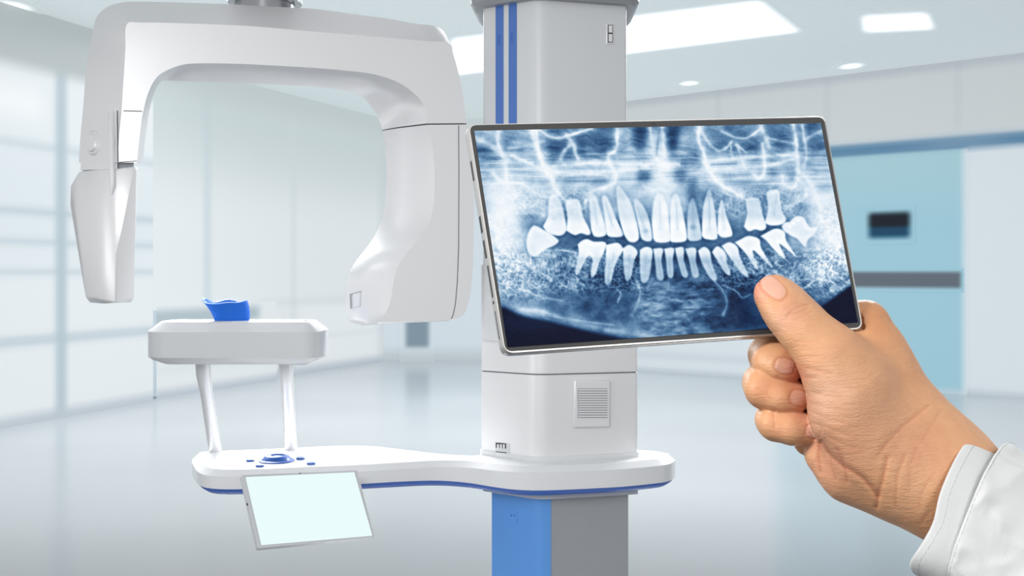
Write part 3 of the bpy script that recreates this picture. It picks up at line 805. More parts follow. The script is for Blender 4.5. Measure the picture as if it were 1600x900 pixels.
# trabecular grain
def fil(c, a, w=2.5): return 1 - 2.6 * np.abs(noise(c, c * .8, a, w))
tb = np.clip(fil(7, .5), 0, 1) * .7 + np.clip(fil(4.5, 1.2), 0, 1) * .6 + np.clip(fil(10, .1), 0, 1) * .5 - .62 + noise(2.4, 2.4, .6) * .25
zone = (band(gy, 392, 470, 18) * (1 - band(gx, 1010, 1110, 25)) * .9 + band(gy, 296, 340, 12) * (band(gx, 800, 930, 14) + band(gx, 1110, 1260, 14)) * .5 + (1 - sstep(gx, 790, 830)) * band(gy, 340, 440, 20) * .35 + sstep(gx, 1255, 1290) * band(gy, 320, 440, 20) * .55)
zone *= 1 - .75 * band(gy, 455, 520, 14) * band(gx, 850, 1010, 30)
zone *= 1 - .75 * band(gy, 450, 520, 14) * band(gx, 1100, 1240, 30)
I += tb * .26 * zone
I += (noise(24, 4.2, .06, 5) + noise(11, 3.0, -.1, 3) + np.clip(fil(14, .1, 6), 0, 1) * .6) * .10 * band(gx, 1005, 1120, 25) * band(gy, 425, 535, 14)
I += noise(1.1, 1.1, .3) * .02 + noise(2.3, 2.3, .8) * .025
S([(985,374),(1035,382),(1100,378)],8,.24,.45); S([(860,382),(900,374),(950,378)],5,.34,.6); S([(1125,378),(1150,372),(1200,362)],6,.30,.5)
# dark field under the jaw
jl = np.interp(gx, [735, 790, 812, 860, 930, 1000, 1060, 1150, 1240, 1275, 1345], [468, 477, 489, 498, 516, 529, 536, 528, 506, 480, 430])
dk = sstep(gy - jl, 0, 9); I = I * (1 - dk) + (.035 + .05 * np.exp(-((gx - 830) / 60) ** 2 - ((gy - 505) / 14) ** 2)) * dk + noise(2, 2) * .02 * dk
dk2 = sstep(gx, 1120, 1175) * sstep(gy, 440, 480) * (1 - dk); I = I * (1 - dk2 * .45) + .12 * dk2 * .45
teeth = [ # outline, brightness
 ([(849,354),(857,336),(858,314),(865,306),(874,312),(880,330),(885,355),(881,365),(871,368),(856,363)],.93),
 ([(885,360),(887,340),(884,316),(894,312),(905,314),(911,339),(922,361),(919,367),(908,364),(898,367)],.94),
 ([(924,359),(922,330),(921,312),(929,305),(937,325),(947,361),(942,369),(929,369)],.92),
 ([(947,361),(944,330),(941,308),(949,309),(962,341),(973,365),(967,370),(951,369)],.92),
 ([(975,366),(968,340),(963,296),(970,294),(987,321),(998,365),(994,377),(983,377)],.93),
 ([(1000,362),(994,335),(991,314),(998,314),(1011,334),(1019,370),(1013,377),(1003,373)],.84),
 ([(1021,372),(1019,340),(1024,308),(1033,304),(1042,325),(1047,370),(1043,378),(1026,378)],.95),
 ([(1047,372),(1048,335),(1051,308),(1059,306),(1067,335),(1073,368),(1069,377),(1050,378)],.95),
 ([(1074,370),(1075,330),(1082,310),(1088,325),(1096,365),(1093,375),(1078,376)],.72),
 ([(1097,368),(1099,325),(1108,297),(1116,325),(1121,365),(1117,374),(1102,373)],.92),
 ([(1121,364),(1123,330),(1128,312),(1134,335),(1144,364),(1138,370),(1127,370)],.97),
 ([(1163,354),(1168,332),(1166,312),(1176,309),(1186,312),(1191,334),(1197,354),(1190,360),(1180,358),(1170,361)],.93),
 ([(1195,348),(1201,326),(1198,302),(1208,297),(1217,299),(1221,328),(1228,342),(1222,350),(1205,352)],.93),
 ([(829,358),(834,353),(841,355),(850,360),(861,366),(871,374),(872,378),(866,383),(857,387),(849,391),(843,397),(836,401),(829,398),(824,390),(823,378),(825,367)],.86),
 ([(903,382),(910,376),(918,374),(928,378),(946,379),(944,393),(936,410),(930,430),(923,430),(926,408),(920,399),(910,415),(903,428),(899,427),(902,405),(905,395)],.93),
 ([(947,383),(956,381),(966,380),(973,390),(964,407),(958,425),(954,442),(945,441),(947,402)],.92),
 ([(974,388),(984,383),(996,393),(991,407),(985,435),(977,435),(974,407)],.90),
 ([(1000,391),(1009,386),(1019,390),(1018,407),(1013,437),(1002,440),(1000,407)],.86),
 ([(1021,389),(1036,389),(1033,407),(1037,435),(1027,435),(1024,410)],.83),
 ([(1038,389),(1053,388),(1051,405),(1052,431),(1044,432),(1041,407)],.83),
 ([(1055,388),(1068,387),(1068,407),(1075,430),(1067,432),(1059,407)],.85),
 ([(1071,389),(1087,388),(1087,407),(1092,430),(1083,432),(1077,407)],.80),
 ([(1091,392),(1100,386),(1109,393),(1112,411),(1120,435),(1112,437),(1098,414)],.87),
 ([(1113,394),(1121,385),(1133,395),(1136,412),(1141,430),(1132,425),(1121,407)],.90),
 ([(1128,384),(1140,379),(1152,386),(1156,402),(1170,432),(1160,428),(1142,404)],.88),
 ([(1149,379),(1158,374),(1170,369),(1186,374),(1189,388),(1207,417),(1198,411),(1180,392),(1176,395),(1184,420),(1175,412),(1165,395)],.93),
 ([(1189,369),(1207,359),(1217,358),(1226,363),(1228,376),(1244,401),(1231,390),(1217,381),(1228,406),(1210,390),(1198,376)],.93),
 ([(1222,353),(1227,348),(1234,347),(1240,341),(1248,338),(1256,341),(1261,350),(1266,356),(1276,356),(1272,366),(1262,374),(1259,385),(1254,382),(1246,373),(1238,369),(1230,364),(1224,359)],.84)]
for pts, v in teeth:
    pts = np.array(pts, float); pts = crspline(np.vstack([pts, pts[:1]]), 3)[:-1]
    sl, sd, x, y = poly_mask(pts)
    I[sl] = np.where(sd < 0, I[sl] - .05 * np.exp(-((sd + 3) / 2.6) ** 2), I[sl])
    up_tooth = pts[:, 1].mean() < 362 and v != .86
    crown = sstep(y, 335, 352) if up_tooth else 1 - sstep(y, 392, 408)
    if v == .84 and pts[:, 0].mean() > 1200: crown = np.ones_like(y)
    k = sstep(sd, -1.6, 1.4) * (.62 + .33 * crown) * (1 - .35 * sstep(np.abs(y - pts[:, 1].mean()), 26, 42) * (1 - crown))
    tex = v + .045 - .05 * crown * sstep(sd, 4.5, 9) + .03 * np.exp(-((sd - 2.5) / 1.6) ** 2) + .05 * MOD[sl] - .05 * (1 - crown)
    I[sl] = I[sl] * (1 - k) + tex * k
    c0 = pts.mean(0)
    # pulp canal
    if pts[:, 0].ptp() < 34 if hasattr(pts, 'ptp') else (pts[:, 0].max() - pts[:, 0].min()) < 34:
        tip = pts[np.argmin(pts[:, 1])] if up_tooth else pts[np.argmax(pts[:, 1])]
        stroke([tuple(c0 + (tip - c0) * -.25), tuple(c0 + (tip - c0) * .7)], 1.5, .55, .5)
for x, y, r, v in ((1234,354,3.2,1.0),(1240,349,3.2,1.0),(1247,344,3.2,1.0),(924,383,2.4,1.0),(973,390,3,1.0),(866,341,4,.74),(1083,355,5,.52),(1009,361,5,.6),(857,372,2,1),(862,375,2,1)): blob(x, y, r, r * .8, v, .9)
I = np.clip(I, 0, 1)
I = I + .03 * np.clip(I - .3, 0, 1)
stops = np.array([0, .12, .28, .42, .56, .72, .86, 1.0])
cols = np.array([(14,14,34), (22,36,68), (46,82,124), (88,128,166), (142,175,204), (196,217,234), (232,241,249), (252,254,255)], float)
RGB = np.stack([np.interp(I, stops, cols[:, k]) for k in range(3)], -1)
SQ = [(741, 204.5), (1282.5, 192.5), (1340.5, 503.5), (793, 542.5)]
nu, nv = 640, 400
qs = [np.array(unproj(x, y, tpl, .0005)) for x, y in SQ]
U, W = np.meshgrid(np.linspace(0, 1, nu), np.linspace(0, 1, nv), indexing='ij')
G = ((1 - U) * (1 - W))[..., None] * qs[0] + (U * (1 - W))[..., None] * qs[1] + (U * W)[..., None] * qs[2] + ((1 - U) * W)[..., None] * qs[3]
sx_ = CX + F * G[..., 0] / G[..., 1]; sy_ = CY - F * (G[..., 2] - H) / G[..., 1]
ui = np.clip((sx_ - X0) * SC, 0, nxp - 1.001); vi = np.clip((sy_ - Y0_) * SC, 0, nyp - 1.001)
i0, j0 = vi.astype(int), ui.astype(int); fy, fx = (vi - i0)[..., None], (ui - j0)[..., None]
C_ = (RGB[i0, j0] * (1 - fx) + RGB[i0, j0 + 1] * fx) * (1 - fy) + (RGB[i0 + 1, j0] * (1 - fx) + RGB[i0 + 1, j0 + 1] * fx) * fy
ii, jj = np.meshgrid(np.arange(nu - 1), np.arange(nv - 1), indexing='ij'); a_ = (ii * nv + jj).ravel()
fq = np.stack([a_, a_ + 1, a_ + nv + 1, a_ + nv], 1)
mesh('xray_screen', G.reshape(-1, 3), fq, mat_attr('xray_screen', .4, emit=.97, base=.015, spec=.03), tab, None, colors=lin(C_).reshape(-1, 3))

# ================================================================== THE HAND
# authored in photo pixels with depth in the same unit, measured behind the tablet's glass
YR = float(unproj(1240, 490, tpl)[1]); UNIT = YR / F
tn = tpl[1] if tpl[1][1] < 0 else -tpl[1]
def hand_to_world(u, v, w):
    # depth of the tablet plane at that pixel, then w behind it
    k = np.clip(np.hypot(u - 1240, v - 490), 0, 1e9)
    d = np.stack([(u - CX) / F, np.ones_like(u), -(v - CY) / F], -1)
    t = ((tpl[0] - np.array((0, 0, H))) @ tn) / (d @ tn)
    t = t + w * UNIT
    return np.array((0, 0, H)) + d * t[..., None]
st = 2.0
us = np.arange(1146, 1612, st, dtype=np.float32); vs = np.arange(418, 925, st, dtype=np.float32); ws = np.arange(-92, 150, st, dtype=np.float32)
GU, GV, GW = np.meshgrid(us, vs, ws, indexing='ij')
def cap(chain, k=7.0):
    """smooth union of tapered capsules along a chain, evaluated on its own box"""
    D = None
    for (a, b_) in zip(chain[:-1], chain[1:]):
        a = np.array(a, np.float32); b2 = np.array(b_, np.float32)
        ex, ey, ez = (b2 - a)[:3]; L = ex * ex + ey * ey + ez * ez
        t = np.clip(((GU - a[0]) * ex + (GV - a[1]) * ey + (GW - a[2]) * ez) / L, 0, 1)
        d = np.sqrt((GU - a[0] - t * ex) ** 2 + (GV - a[1] - t * ey) ** 2 + (GW - a[2] - t * ez) ** 2) - (a[3] + t * (b2[3] - a[3]))
        D = d if D is None else smin(D, d, k)
    return D
def smin(a, b, k):
    h = np.maximum(k - np.abs(a - b), 0) / k
    return np.minimum(a, b) - h * h * k * .25
thumb = cap([(1206,457,-26,26),(1216,467,-29,30),(1236,491,-33,35.5),(1262,520,-36,38),(1296,556,-34,48),(1330,605,-22,62)], 22)
then_ = cap([(1318,588,-22,54),(1336,640,-8,65),(1372,700,8,66),(1430,742,18,68),(1494,772,22,70),(1600,852,26,68)], 40)
dors = cap([(1352,508,52,37),(1372,560,48,42),(1398,610,40,42),(1436,668,32,52),(1480,716,26,56),(1600,838,26,56)], 40)
ulna = cap([(1288,706,44,32),(1330,735,40,42),(1380,752,34,42),(1425,765,28,42),(1480,800,26,38),(1560,852,26,38)], 40)
fill = cap([(1340,560,60,42),(1345,650,62,50),(1350,700,50,46)], 30)
palm = smin(smin(smin(then_, dors, 45), ulna, 26), fill, 40)
hand = smin(palm, thumb, 26)
indx = cap([(1352,508,58,36),(1300,500,62,31),(1235,495,60,28),(1200,505,56,24)], 16)
mid_ = cap([(1345,560,82,34),(1225,548,92,31),(1200,554,62,29),(1208,563,34,30),(1224,568,20,28.5),(1231,571,18,26)], 12)
ring_ = cap([(1345,610,84,34),(1215,600,92,30),(1190,598,64,28),(1197,606,38,32),(1222,617,26,28),(1243,621,22,24)], 12)
pink = cap([(1345,672,80,32),(1235,660,84,26),(1208,655,62,26),(1214,660,42,28),(1240,668,28,26),(1264,672,22,22)], 12)
prox = cap([(1262,690,70,22),(1300,705,66,28)], 8)
hand = smin(hand, indx, 12)
fing = smin(smin(smin(mid_, ring_, 3.0), pink, 3.0), prox, 5.0)
hand = smin(hand, fing, 4.0)
del thumb, then_, dors, ulna, fill, palm, indx, mid_, ring_, pink, prox, fing
# creases and nails, cut from the side that faces the lens
U2, V2 = GU[:, :, 0], GV[:, :, 0]
def dpoly(pts, U, V):
    d = np.full(U.shape, 1e9, np.float32); pts = crspline(np.array(pts, float), 4) if len(pts) > 2 else np.array(pts, float)
    for p, q in zip(pts[:-1], pts[1:]):
        e = q - p; t = np.clip(((U - p[0]) * e[0] + (V - p[1]) * e[1]) / (e @ e + 1e-9), 0, 1)
        d = np.minimum(d, np.hypot(U - p[0] - t * e[0], V - p[1] - t * e[1]))
    return d
creases = [([(1228,497),(1236,486),(1248,479),(1263,476)],1.5,2.6),([(1232,490),(1246,489),(1262,481)],1.3,2.4),([(1222,488),(1232,478),(1246,472)],.8,2.5),
 ([(1240,500),(1252,494),(1268,487)],.8,2.5),([(1450,634),(1425,654),(1405,671),(1386,692),(1372,712)],1.8,3.5),([(1386,716),(1380,745),(1373,770),(1370,792)],3.2,4),
 ([(1414,712),(1403,740),(1400,765),(1399,792)],1.8,3.5),([(1432,700),(1422,730),(1420,770)],1.0,3.5),
 ([(1285,690),(1300,712),(1322,730),(1350,748),(1372,775)],3.6,5),([(1282,690),(1279,712),(1282,738)],3.0,3.2),([(1308,702),(1318,724),(1324,752)],2.0,3.5),([(1296,705),(1300,730),(1306,748)],1.2,3),
 ([(1262,575),(1280,579),(1300,583)],1.4,3),([(1258,590),(1275,590)],1.2,2.5),([(1210,640),(1208,655),(1210,668)],1.6,3),([(1440,818),(1452,800)],1,3),([(1300,600),(1330,606),(1352,604)],.6,3),([(1268,612),(1290,618),(1315,620)],.8,2.5),([(1266,630),(1290,636),(1312,640)],.8,2.5),([(1270,645),(1295,654),(1318,660)],.8,2.5),([(1280,662),(1302,672),(1325,680)],.8,2.5),([(1292,680),(1312,692),(1334,700)],.8,2.5),([(1258,560),(1275,556),(1292,560)],.8,2.5),([(1204,520),(1218,516)],.6,2),([(1182,560),(1186,575)],.6,2.5),([(1204,600),(1198,612),(1203,625)],1.0,3),([(1470,640),(1452,668),(1440,690)],.8,4),([(1460,740),(1440,770),(1436,795)],.8,4)]
disp_ = np.zeros(U2.shape, np.float32)
for pts, amp, wd_ in creases: disp_ += amp * .62 * np.exp(-(dpoly(pts, U2, V2) / wd_) ** 2)
nails = [((1208,449),23,13.5,(.77,.64)),((1226,572),15.5,12.5,(.95,.30)),((1248,622),14,12.5,(.95,.25)),((1271,674),12.5,11,(.97,.2))]
def nail_r(n_, U, V):
    (cx_, cy_), a, b_, (dx, dy) = n_; L = math.hypot(dx, dy); dx, dy = dx / L, dy / L
    p = ((U - cx_) * dx + (V - cy_) * dy) / a; q = (-(U - cx_) * dy + (V - cy_) * dx) / b_
    return (np.abs(p) ** 2.6 + np.abs(q) ** 2.6) ** (1 / 2.6)
for n_ in nails:
    r = nail_r(n_, U2, V2); disp_ += .0 if False else 1.0 * 1.3 * np.exp(-((r - 1.05) / .11) ** 2) + .35 * (1 - sstep(r, .8, 1.05))
front = 1 - sstep(GW, 25, 60)
hand += disp_[:, :, None] * front
# keep the flesh off the tablet's slab
tabd = np.maximum(np.abs(GW - 11) - 12.2, 0)
inside_t = ((GV - (553.5 + (GU - 787.5) * (514.5 - 553.5) / (1350.5 - 787.5))) < 1) & ((GU - (1290 + (GV - 180.5) * (60.5 / 334))) < 1)
cut = np.where(inside_t, 12.2 - np.abs(GW - 11), -50).astype(np.float32)
hand = np.maximum(hand, cut)
del front, tabd, inside_t, cut, disp_

def surface_nets(D, xs, ys, zs):
    nx, ny, nz = D.shape; inn = D < 0
    c = np.zeros((nx - 1, ny - 1, nz - 1), np.int8)
    for dx in (0, 1):
        for dy in (0, 1):
            for dz in (0, 1): c += inn[dx:nx - 1 + dx, dy:ny - 1 + dy, dz:nz - 1 + dz]
    act = np.argwhere((c > 0) & (c < 8)); idx = np.full(c.shape, -1, np.int32)
    idx[act[:, 0], act[:, 1], act[:, 2]] = np.arange(len(act))
    acc = np.zeros((len(act), 3)); cnt = np.zeros(len(act))
    cor = [(i, j, k) for i in (0, 1) for j in (0, 1) for k in (0, 1)]
    val = {q: D[act[:, 0] + q[0], act[:, 1] + q[1], act[:, 2] + q[2]] for q in cor}
    for q in cor:
        for ax in range(3):
            if q[ax] == 0:
                q2 = list(q); q2[ax] = 1; q2 = tuple(q2)
                a, b_ = val[q], val[q2]; m_ = (a < 0) != (b_ < 0)
                t = np.where(m_, a / np.where(m_, a - b_, 1), 0)
                pt = np.tile(np.array(q, float), (len(act), 1)); pt[:, ax] += t
                acc[m_] += pt[m_]; cnt[m_] += 1
    V = act + acc / cnt[:, None]
    faces = []
    for ax in range(3):
        sl0 = [slice(None)] * 3; sl1 = [slice(None)] * 3; sl0[ax] = slice(0, -1); sl1[ax] = slice(1, None)
        a, b_ = inn[tuple(sl0)], inn[tuple(sl1)]; e = np.argwhere(a != b_)
        o1, o2 = [(1, 2), (2, 0), (0, 1)][ax]
        ok = (e[:, o1] > 0) & (e[:, o2] > 0) & (e[:, o1] < D.shape[o1] - 1) & (e[:, o2] < D.shape[o2] - 1); e = e[ok]
        flip = a[e[:, 0], e[:, 1], e[:, 2]]
        def cell(d1, d2):
            q = e.copy(); q[:, o1] -= d1; q[:, o2] -= d2; return idx[q[:, 0], q[:, 1], q[:, 2]]
        f = np.stack([cell(0, 0), cell(1, 0), cell(1, 1), cell(0, 1)], 1)
        f[~flip] = f[~flip][:, ::-1]
        faces.append(f)
    Fc = np.concatenate(faces); Fc = Fc[(Fc >= 0).all(1)]
    V = np.stack([xs[0] + V[:, 0] * st, ys[0] + V[:, 1] * st, zs[0] + V[:, 2] * st], 1)
    return V, Fc
HVt, HF = surface_nets(hand, us, vs, ws)
def lap(V, Fc, it, lam=.5):
    E = np.concatenate([Fc[:, [0, 1]], Fc[:, [1, 2]], Fc[:, [2, 3]], Fc[:, [3, 0]]]); n_ = len(V)
    E = np.unique(np.sort(E, 1), axis=0)
    dg = np.bincount(E.ravel(), minlength=n_)[:, None]
    for _ in range(it):
        s = np.stack([np.bincount(E[:, 0], V[E[:, 1], k], n_) + np.bincount(E[:, 1], V[E[:, 0], k], n_) for k in range(3)], 1)
        V = V + lam * (s / np.maximum(dg, 1) - V)
    return V
HVt = lap(HVt, HF, 2)
U, V_, W = HVt[:, 0], HVt[:, 1], HVt[:, 2]
sk = np.tile(np.array((220., 166., 124.)), (len(U), 1))
def near(x, y, r): return np.exp(-(((U - x) ** 2 + (V_ - y) ** 2) / r ** 2))
for x, y, r, col, k in ((1183,450,24,(226,150,126),.75),(1240,485,20,(214,150,122),.5),(1245,585,20,(216,128,102),.65),(1195,610,22,(206,138,104),.5),(1258,640,18,(208,130,104),.5),(1280,690,16,(210,134,108),.5),
                        (1215,672,20,(208,142,106),.4),(1290,610,40,(222,176,150),.7),(1275,650,30,(218,172,148),.6),(1300,730,45,(222,160,132),.6),(1350,640,55,(204,154,124),.5),(1375,500,40,(206,142,96),.75),(1420,580,50,(206,148,106),.6),
                        (1430,700,50,(204,146,114),.6),(1420,780,40,(214,166,130),.6),(1340,700,40,(190,138,110),.5),(1220,500,22,(226,176,154),.5)):
    sk = mixc(sk, col, near(x, y, r) * k)
fr = 1 - sstep(W, 25, 50)
for n_ in nails:
    r = nail_r(n_, U, V_)
    sk = mixc(sk, (226, 176, 156), (1 - sstep(r, .86, .98)) * fr * .8 * sstep(W, -14, -9) if n_ is not nails[0] else (1 - sstep(r, .86, .98)) * fr * .8)
    sk = mixc(sk, (186, 112, 84), np.exp(-((r - 1.06) / .09) ** 2) * .45 * fr * (sstep(W, -14, -9) if n_ is not nails[0] else 1))
for pts, amp, wd_ in creases:
    sk = mixc(sk, (176, 104, 76), np.exp(-(dpoly(pts, U, V_) / (wd_ * .6)) ** 2) * min(.14 * amp, .4) * fr)
sm, nt, b = nodes('skin')
a = nt.nodes.new('ShaderNodeAttribute'); a.attribute_name = 'col'
tc = nt.nodes.new('ShaderNodeTexCoord')
n1 = nt.nodes.new('ShaderNodeTexNoise'); n1.inputs['Scale'].default_value = 140; n1.inputs['Detail'].default_value = 4
vo = nt.nodes.new('ShaderNodeTexVoronoi'); vo.inputs['Scale'].default_value = 620; vo.feature = 'DISTANCE_TO_EDGE'
mp = nt.nodes.new('ShaderNodeMapping'); mp.inputs['Scale'].default_value = (0.45, 1, 1.3)
nt.links.new(tc.outputs['Object'], mp.inputs['Vector']); nt.links.new(mp.outputs['Vector'], vo.inputs['Vector']); nt.links.new(tc.outputs['Object'], n1.inputs['Vector'])
mx = nt.nodes.new('ShaderNodeMix'); mx.data_type = 'RGBA'; mx.blend_type = 'MULTIPLY'; mx.inputs['Factor'].default_value = .35
rp = nt.nodes.new('ShaderNodeValToRGB'); rp.color_ramp.elements[0].position = .3; rp.color_ramp.elements[1].position = .7
rp.color_ramp.elements[0].color = (.80, .70, .66, 1); rp.color_ramp.elements[1].color = (1, 1, 1, 1)
nt.links.new(n1.outputs['Fac'], rp.inputs['Fac']); nt.links.new(a.outputs['Color'], mx.inputs['A']); nt.links.new(rp.outputs['Color'], mx.inputs['B'])
nt.links.new(mx.outputs['Result'], b.inputs['Base Color'])
b.inputs['Subsurface Weight'].default_value = .12; b.inputs['Subsurface Radius'].default_value = (.006, .002, .001); b.inputs['Subsurface Scale'].default_value = .5
b.inputs['Roughness'].default_value = .48; b.inputs['Specular IOR Level'].default_value = .4
bp = nt.nodes.new('ShaderNodeBump'); bp.inputs['Strength'].default_value = .4; bp.inputs['Distance'].default_value = .0006
nt.links.new(vo.outputs['Distance'], bp.inputs['Height'])
mp2 = nt.nodes.new('ShaderNodeMapping'); mp2.inputs['Scale'].default_value = (90, 90, 620); mp2.inputs['Rotation'].default_value = (0, .25, 0)
n3 = nt.nodes.new('ShaderNodeTexNoise'); n3.inputs['Scale'].default_value = 1.0; n3.inputs['Detail'].default_value = 3; n3.inputs['Distortion'].default_value = .6
nt.links.new(tc.outputs['Object'], mp2.inputs['Vector']); nt.links.new(mp2.outputs['Vector'], n3.inputs['Vector'])
bp2 = nt.nodes.new('ShaderNodeBump'); bp2.inputs['Strength'].default_value = .42; bp2.inputs['Distance'].default_value = .0008
nt.links.new(n3.outputs['Fac'], bp2.inputs['Height']); nt.links.new(bp.outputs['Normal'], bp2.inputs['Normal']); nt.links.new(bp2.outputs['Normal'], b.inputs['Normal'])
HW = hand_to_world(U, V_, W)
person = mesh('person', HW, HF, sm, None, 180, colors=lin(sk), origin=tuple(hand_to_world(np.array([1480.]), np.array([770.]), np.array([20.]))[0]))
tag(person, 'person reaching in from the right, bare hand gripping the tablet, white coat sleeve', 'person')
fix_normals(person)

# sleeve: rings across the forearm
from mathutils import noise as mnoise
def sleeve(name, stations, parent, m, n=220, seed=0, fold=0.0, flare=False, sub=10):
    rings = []; rg = np.random.default_rng(seed); ph = rg.uniform(0, 6.28, 8)
    S_ = crspline(stations, sub)
    for i, s in enumerate(S_):
        cx_, cy_, cz_, ax_, ay_, bx_, by_, bz_, fl = s   # centre, long half-axis in the picture, half-axis toward the lens, unevenness
        r = []; g = i * 6.0 / sub
        for k in range(n):
            a = 2 * math.pi * k / n
            c_, s_ = math.cos(a), math.sin(a)
            c_ = math.copysign(abs(c_) ** .78, c_); s_ = math.copysign(abs(s_) ** .78, s_)
            wv = 1 + fl * (.5 * math.sin(3 * a + ph[0] + g * .11) + .35 * math.sin(5 * a + ph[1] - g * .17) + .25 * math.sin(9 * a + ph[2] + g * .33) + .3 * math.sin(2 * a + g * .45 + ph[3]))
            u = cx_ + (ax_ * c_ + bx_ * s_) * wv; v = cy_ + (ay_ * c_ + by_ * s_) * wv; w = cz_ + (bz_ * s_) * wv
            if fold:
                q = Vector((u * .0075 + v * .0045, v * .013 - u * .006, w * .008))
                q2 = q + Vector((mnoise.noise(q * 1.3), mnoise.noise(q * 1.3 + Vector((7, 1, 3))), 0)) * .9
                f = (1 - 2.4 * abs(mnoise.noise(q2))) * .6 + mnoise.noise(q2 * 2.3) * .5 + (1 - 2.2 * abs(mnoise.noise(q2 * 1.9 + Vector((3, 9, 2))))) * .35
                am = fold * min(1.0, i / (sub * 1.3)) * f
                L_ = math.hypot(ax_, ay_); u += am * (ax_ / L_ * c_ + bx_ / 100 * s_); v += am * (ay_ / L_ * c_); w += am * (-s_) * 1.0
            if flare:
                u += 9 * math.exp(-((v - 818) / 34) ** 2) - 7 * math.exp(-((v - 882) / 20) ** 2)
            r.append((u, v, w))
        rings.append(r)
    R = np.array(rings); pts = hand_to_world(R[..., 0].ravel(), R[..., 1].ravel(), R[..., 2].ravel())
    o = mesh(name, pts, grid_faces(len(rings), n, True), m, parent, 180)
    so_ = o.modifiers.new('cloth_thickness', 'SOLIDIFY'); so_.thickness = .0012; so_.offset = -1
    # a row of stitches a little way in from the hem
    W3 = pts.reshape(len(rings), n, 3); cen3 = W3.mean(1); V_s, F_s = [], []
    def stitches(ri):
        rg_ = W3[ri]; rn = W3[ri + 1]; m_ = 6
        dense = np.concatenate([rg_[k] + (rg_[(k + 1) % n] - rg_[k]) * (np.arange(m_) / m_)[:, None] for k in range(n)])
        step = np.linalg.norm(np.roll(dense, -1, 0) - dense, axis=1).cumsum(); on = (step % .0034) < .0024
        for k in np.nonzero(on)[0]:
            p, q = dense[k], dense[(k + 1) % len(dense)]
            nrm = p - cen3[ri]; nrm /= np.linalg.norm(nrm); t = (rn.mean(0) - rg_.mean(0)); t /= np.linalg.norm(t)
            b0 = len(V_s)
            for e_ in (p, q):
                V_s.extend([e_ - t * .00022 - nrm * .0002, e_ + nrm * .00028, e_ + t * .00022 - nrm * .0002])
            F_s.extend([(b0, b0 + 1, b0 + 4, b0 + 3), (b0 + 1, b0 + 2, b0 + 5, b0 + 4), (b0 + 2, b0, b0 + 3, b0 + 5)])
    stitches(sub + 5 if flare else sub // 2 + 7)
    mesh('hem_stitching', np.array(V_s), F_s, M['stitch'], o, None)
    return o
# a = 0 is the top edge in the picture, a = pi the bottom edge, a = pi/2 toward the lens
cuff = sleeve('coat_cuff', [
 (1476,789,22, 43,-103, -15,-4,-96, .010),(1480,792,22, 44,-107, -15,-4,-100, .010),(1502,806,22, 45,-108, -16,-4,-101, .012),
 (1540,832,24, 44,-108, -16,-4,-100, .012),(1580,858,26, 42,-100, -16,-4,-98, .01)], person, M['cloth'], seed=3, flare=True)
outer_s = sleeve('coat_sleeve', [
 (1530,806,22, 43,-106, -19,-4,-104, .012),(1533,809,22, 44,-112, -19,-4,-110, .014),(1565,836,24, 47,-118, -19,-4,-114, .02),(1605,872,26, 50,-126, -19,-4,-120, .03),
 (1660,920,28, 54,-138, -19,-4,-128, .03),(1720,972,30, 58,-150, -19,-4,-138, .03)], person, M['cloth'], seed=11, fold=8.0, sub=14)

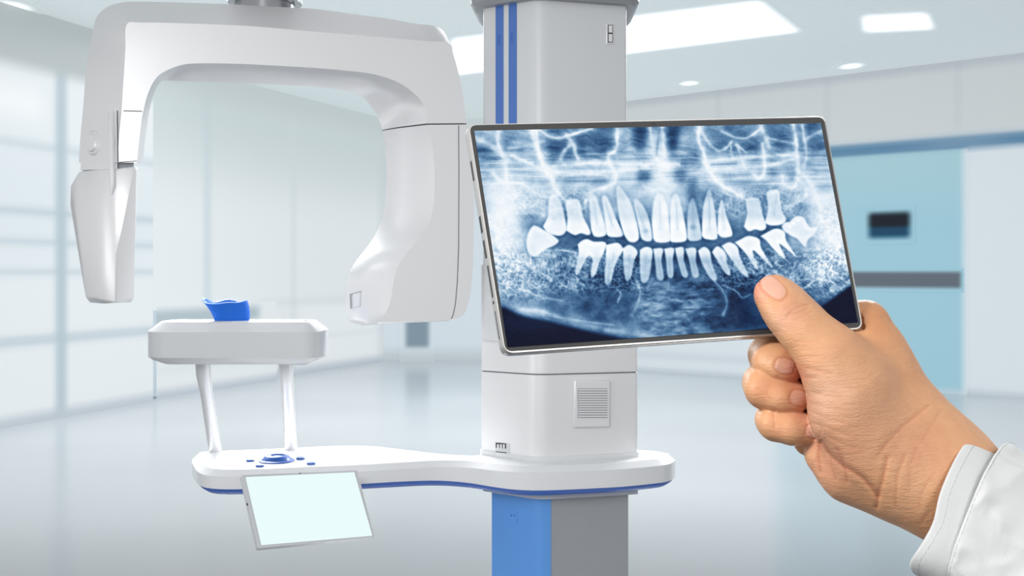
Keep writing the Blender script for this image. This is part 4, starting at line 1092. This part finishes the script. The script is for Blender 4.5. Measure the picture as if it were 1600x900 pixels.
# ================================================================== LIGHT
def area(name, loc, target, size, power, col=(1, 1, 1), sy=None, spread=180):
    l = bpy.data.lights.new(name, 'AREA'); l.energy = power; l.color = col; l.size = size; l.spread = math.radians(spread)
    if sy: l.shape = 'RECTANGLE'; l.size_y = sy
    o = bpy.data.objects.new(name, l); COL.objects.link(o); o.location = loc
    o.rotation_euler = (Vector(target) - Vector(loc)).to_track_quat('-Z', 'Y').to_euler()
    return o
area('key_light', (-.6, .35, 2.2), (-.1, 3.3, 1.35), .9, 5.2, (1, .99, .98), spread=84)
area('fill_light', (-2.8, 0.6, 1.6), (-.4, 3.0, 1.3), 1.2, 4.5, (.98, .99, 1), spread=100)
area('back_light', (-1.9, 6.2, 3.4), (-.8, 3.3, 1.0), 1.2, 45, (1, 1, 1), spread=60)
area('back_light', (2.2, 6.2, 3.4), (.6, 3.3, 1.0), 1.2, 35, (1, 1, 1), spread=60)
area('room_fill', (-1.0, 12, 4.0), (-1.0, 12.2, 0), 6, 170, (1, .99, .98), 6)  # added overhead fill for the back of the room, no fixture modelled
area('room_fill', (1.8, 7.5, 4.05), (1.8, 7.6, 0), 4, 85, (1, .99, .98), 4)  # added out-of-view fill that brightens the floor and rims the scanner
area('hand_light', (.75, -.25, 1.95), (.25, .6, 1.35), .5, .75, (1, .98, .95), spread=70)
area('hand_light', (-.60, -.05, 2.05), (.2, .6, 1.35), .3, 11.5, (1, .99, .97))
w = bpy.data.worlds.new('world'); bpy.context.scene.world = w; w.use_nodes = True
nt = w.node_tree; bg = nt.nodes['Background']; bg.inputs['Strength'].default_value = 1.0
tc = nt.nodes.new('ShaderNodeTexCoord'); sx = nt.nodes.new('ShaderNodeSeparateXYZ'); rp = nt.nodes.new('ShaderNodeValToRGB')
mr = nt.nodes.new('ShaderNodeMapRange'); mr.inputs['From Min'].default_value = -1; mr.inputs['From Max'].default_value = 1
nt.links.new(tc.outputs['Generated'], sx.inputs[0]); nt.links.new(sx.outputs['Z'], mr.inputs['Value']); nt.links.new(mr.outputs['Result'], rp.inputs['Fac']); nt.links.new(rp.outputs['Color'], bg.inputs['Color'])
e = rp.color_ramp.elements; e[0].position = .30; e[0].color = (.10, .11, .12, 1); e[1].position = .56; e[1].color = (.88, .89, .90, 1)
e2 = e.new(.80); e2.color = (.40, .42, .44, 1)

# ================================================================== CAMERA
cd = bpy.data.cameras.new('camera'); cam = bpy.data.objects.new('camera', cd); COL.objects.link(cam)
cam.location = (0, 0, H); cam.rotation_euler = (math.pi / 2, 0, 0)
cd.sensor_width = 36; cd.lens = 36 * F / 1600; cd.shift_y = (CY - 450) / 1600
cd.clip_start = .01
sc = bpy.context.scene; sc.camera = cam
sc.view_settings.view_transform = 'Standard'; sc.view_settings.look = 'None'
sc.view_settings.exposure = 0.0
sc.cycles.use_denoising = True
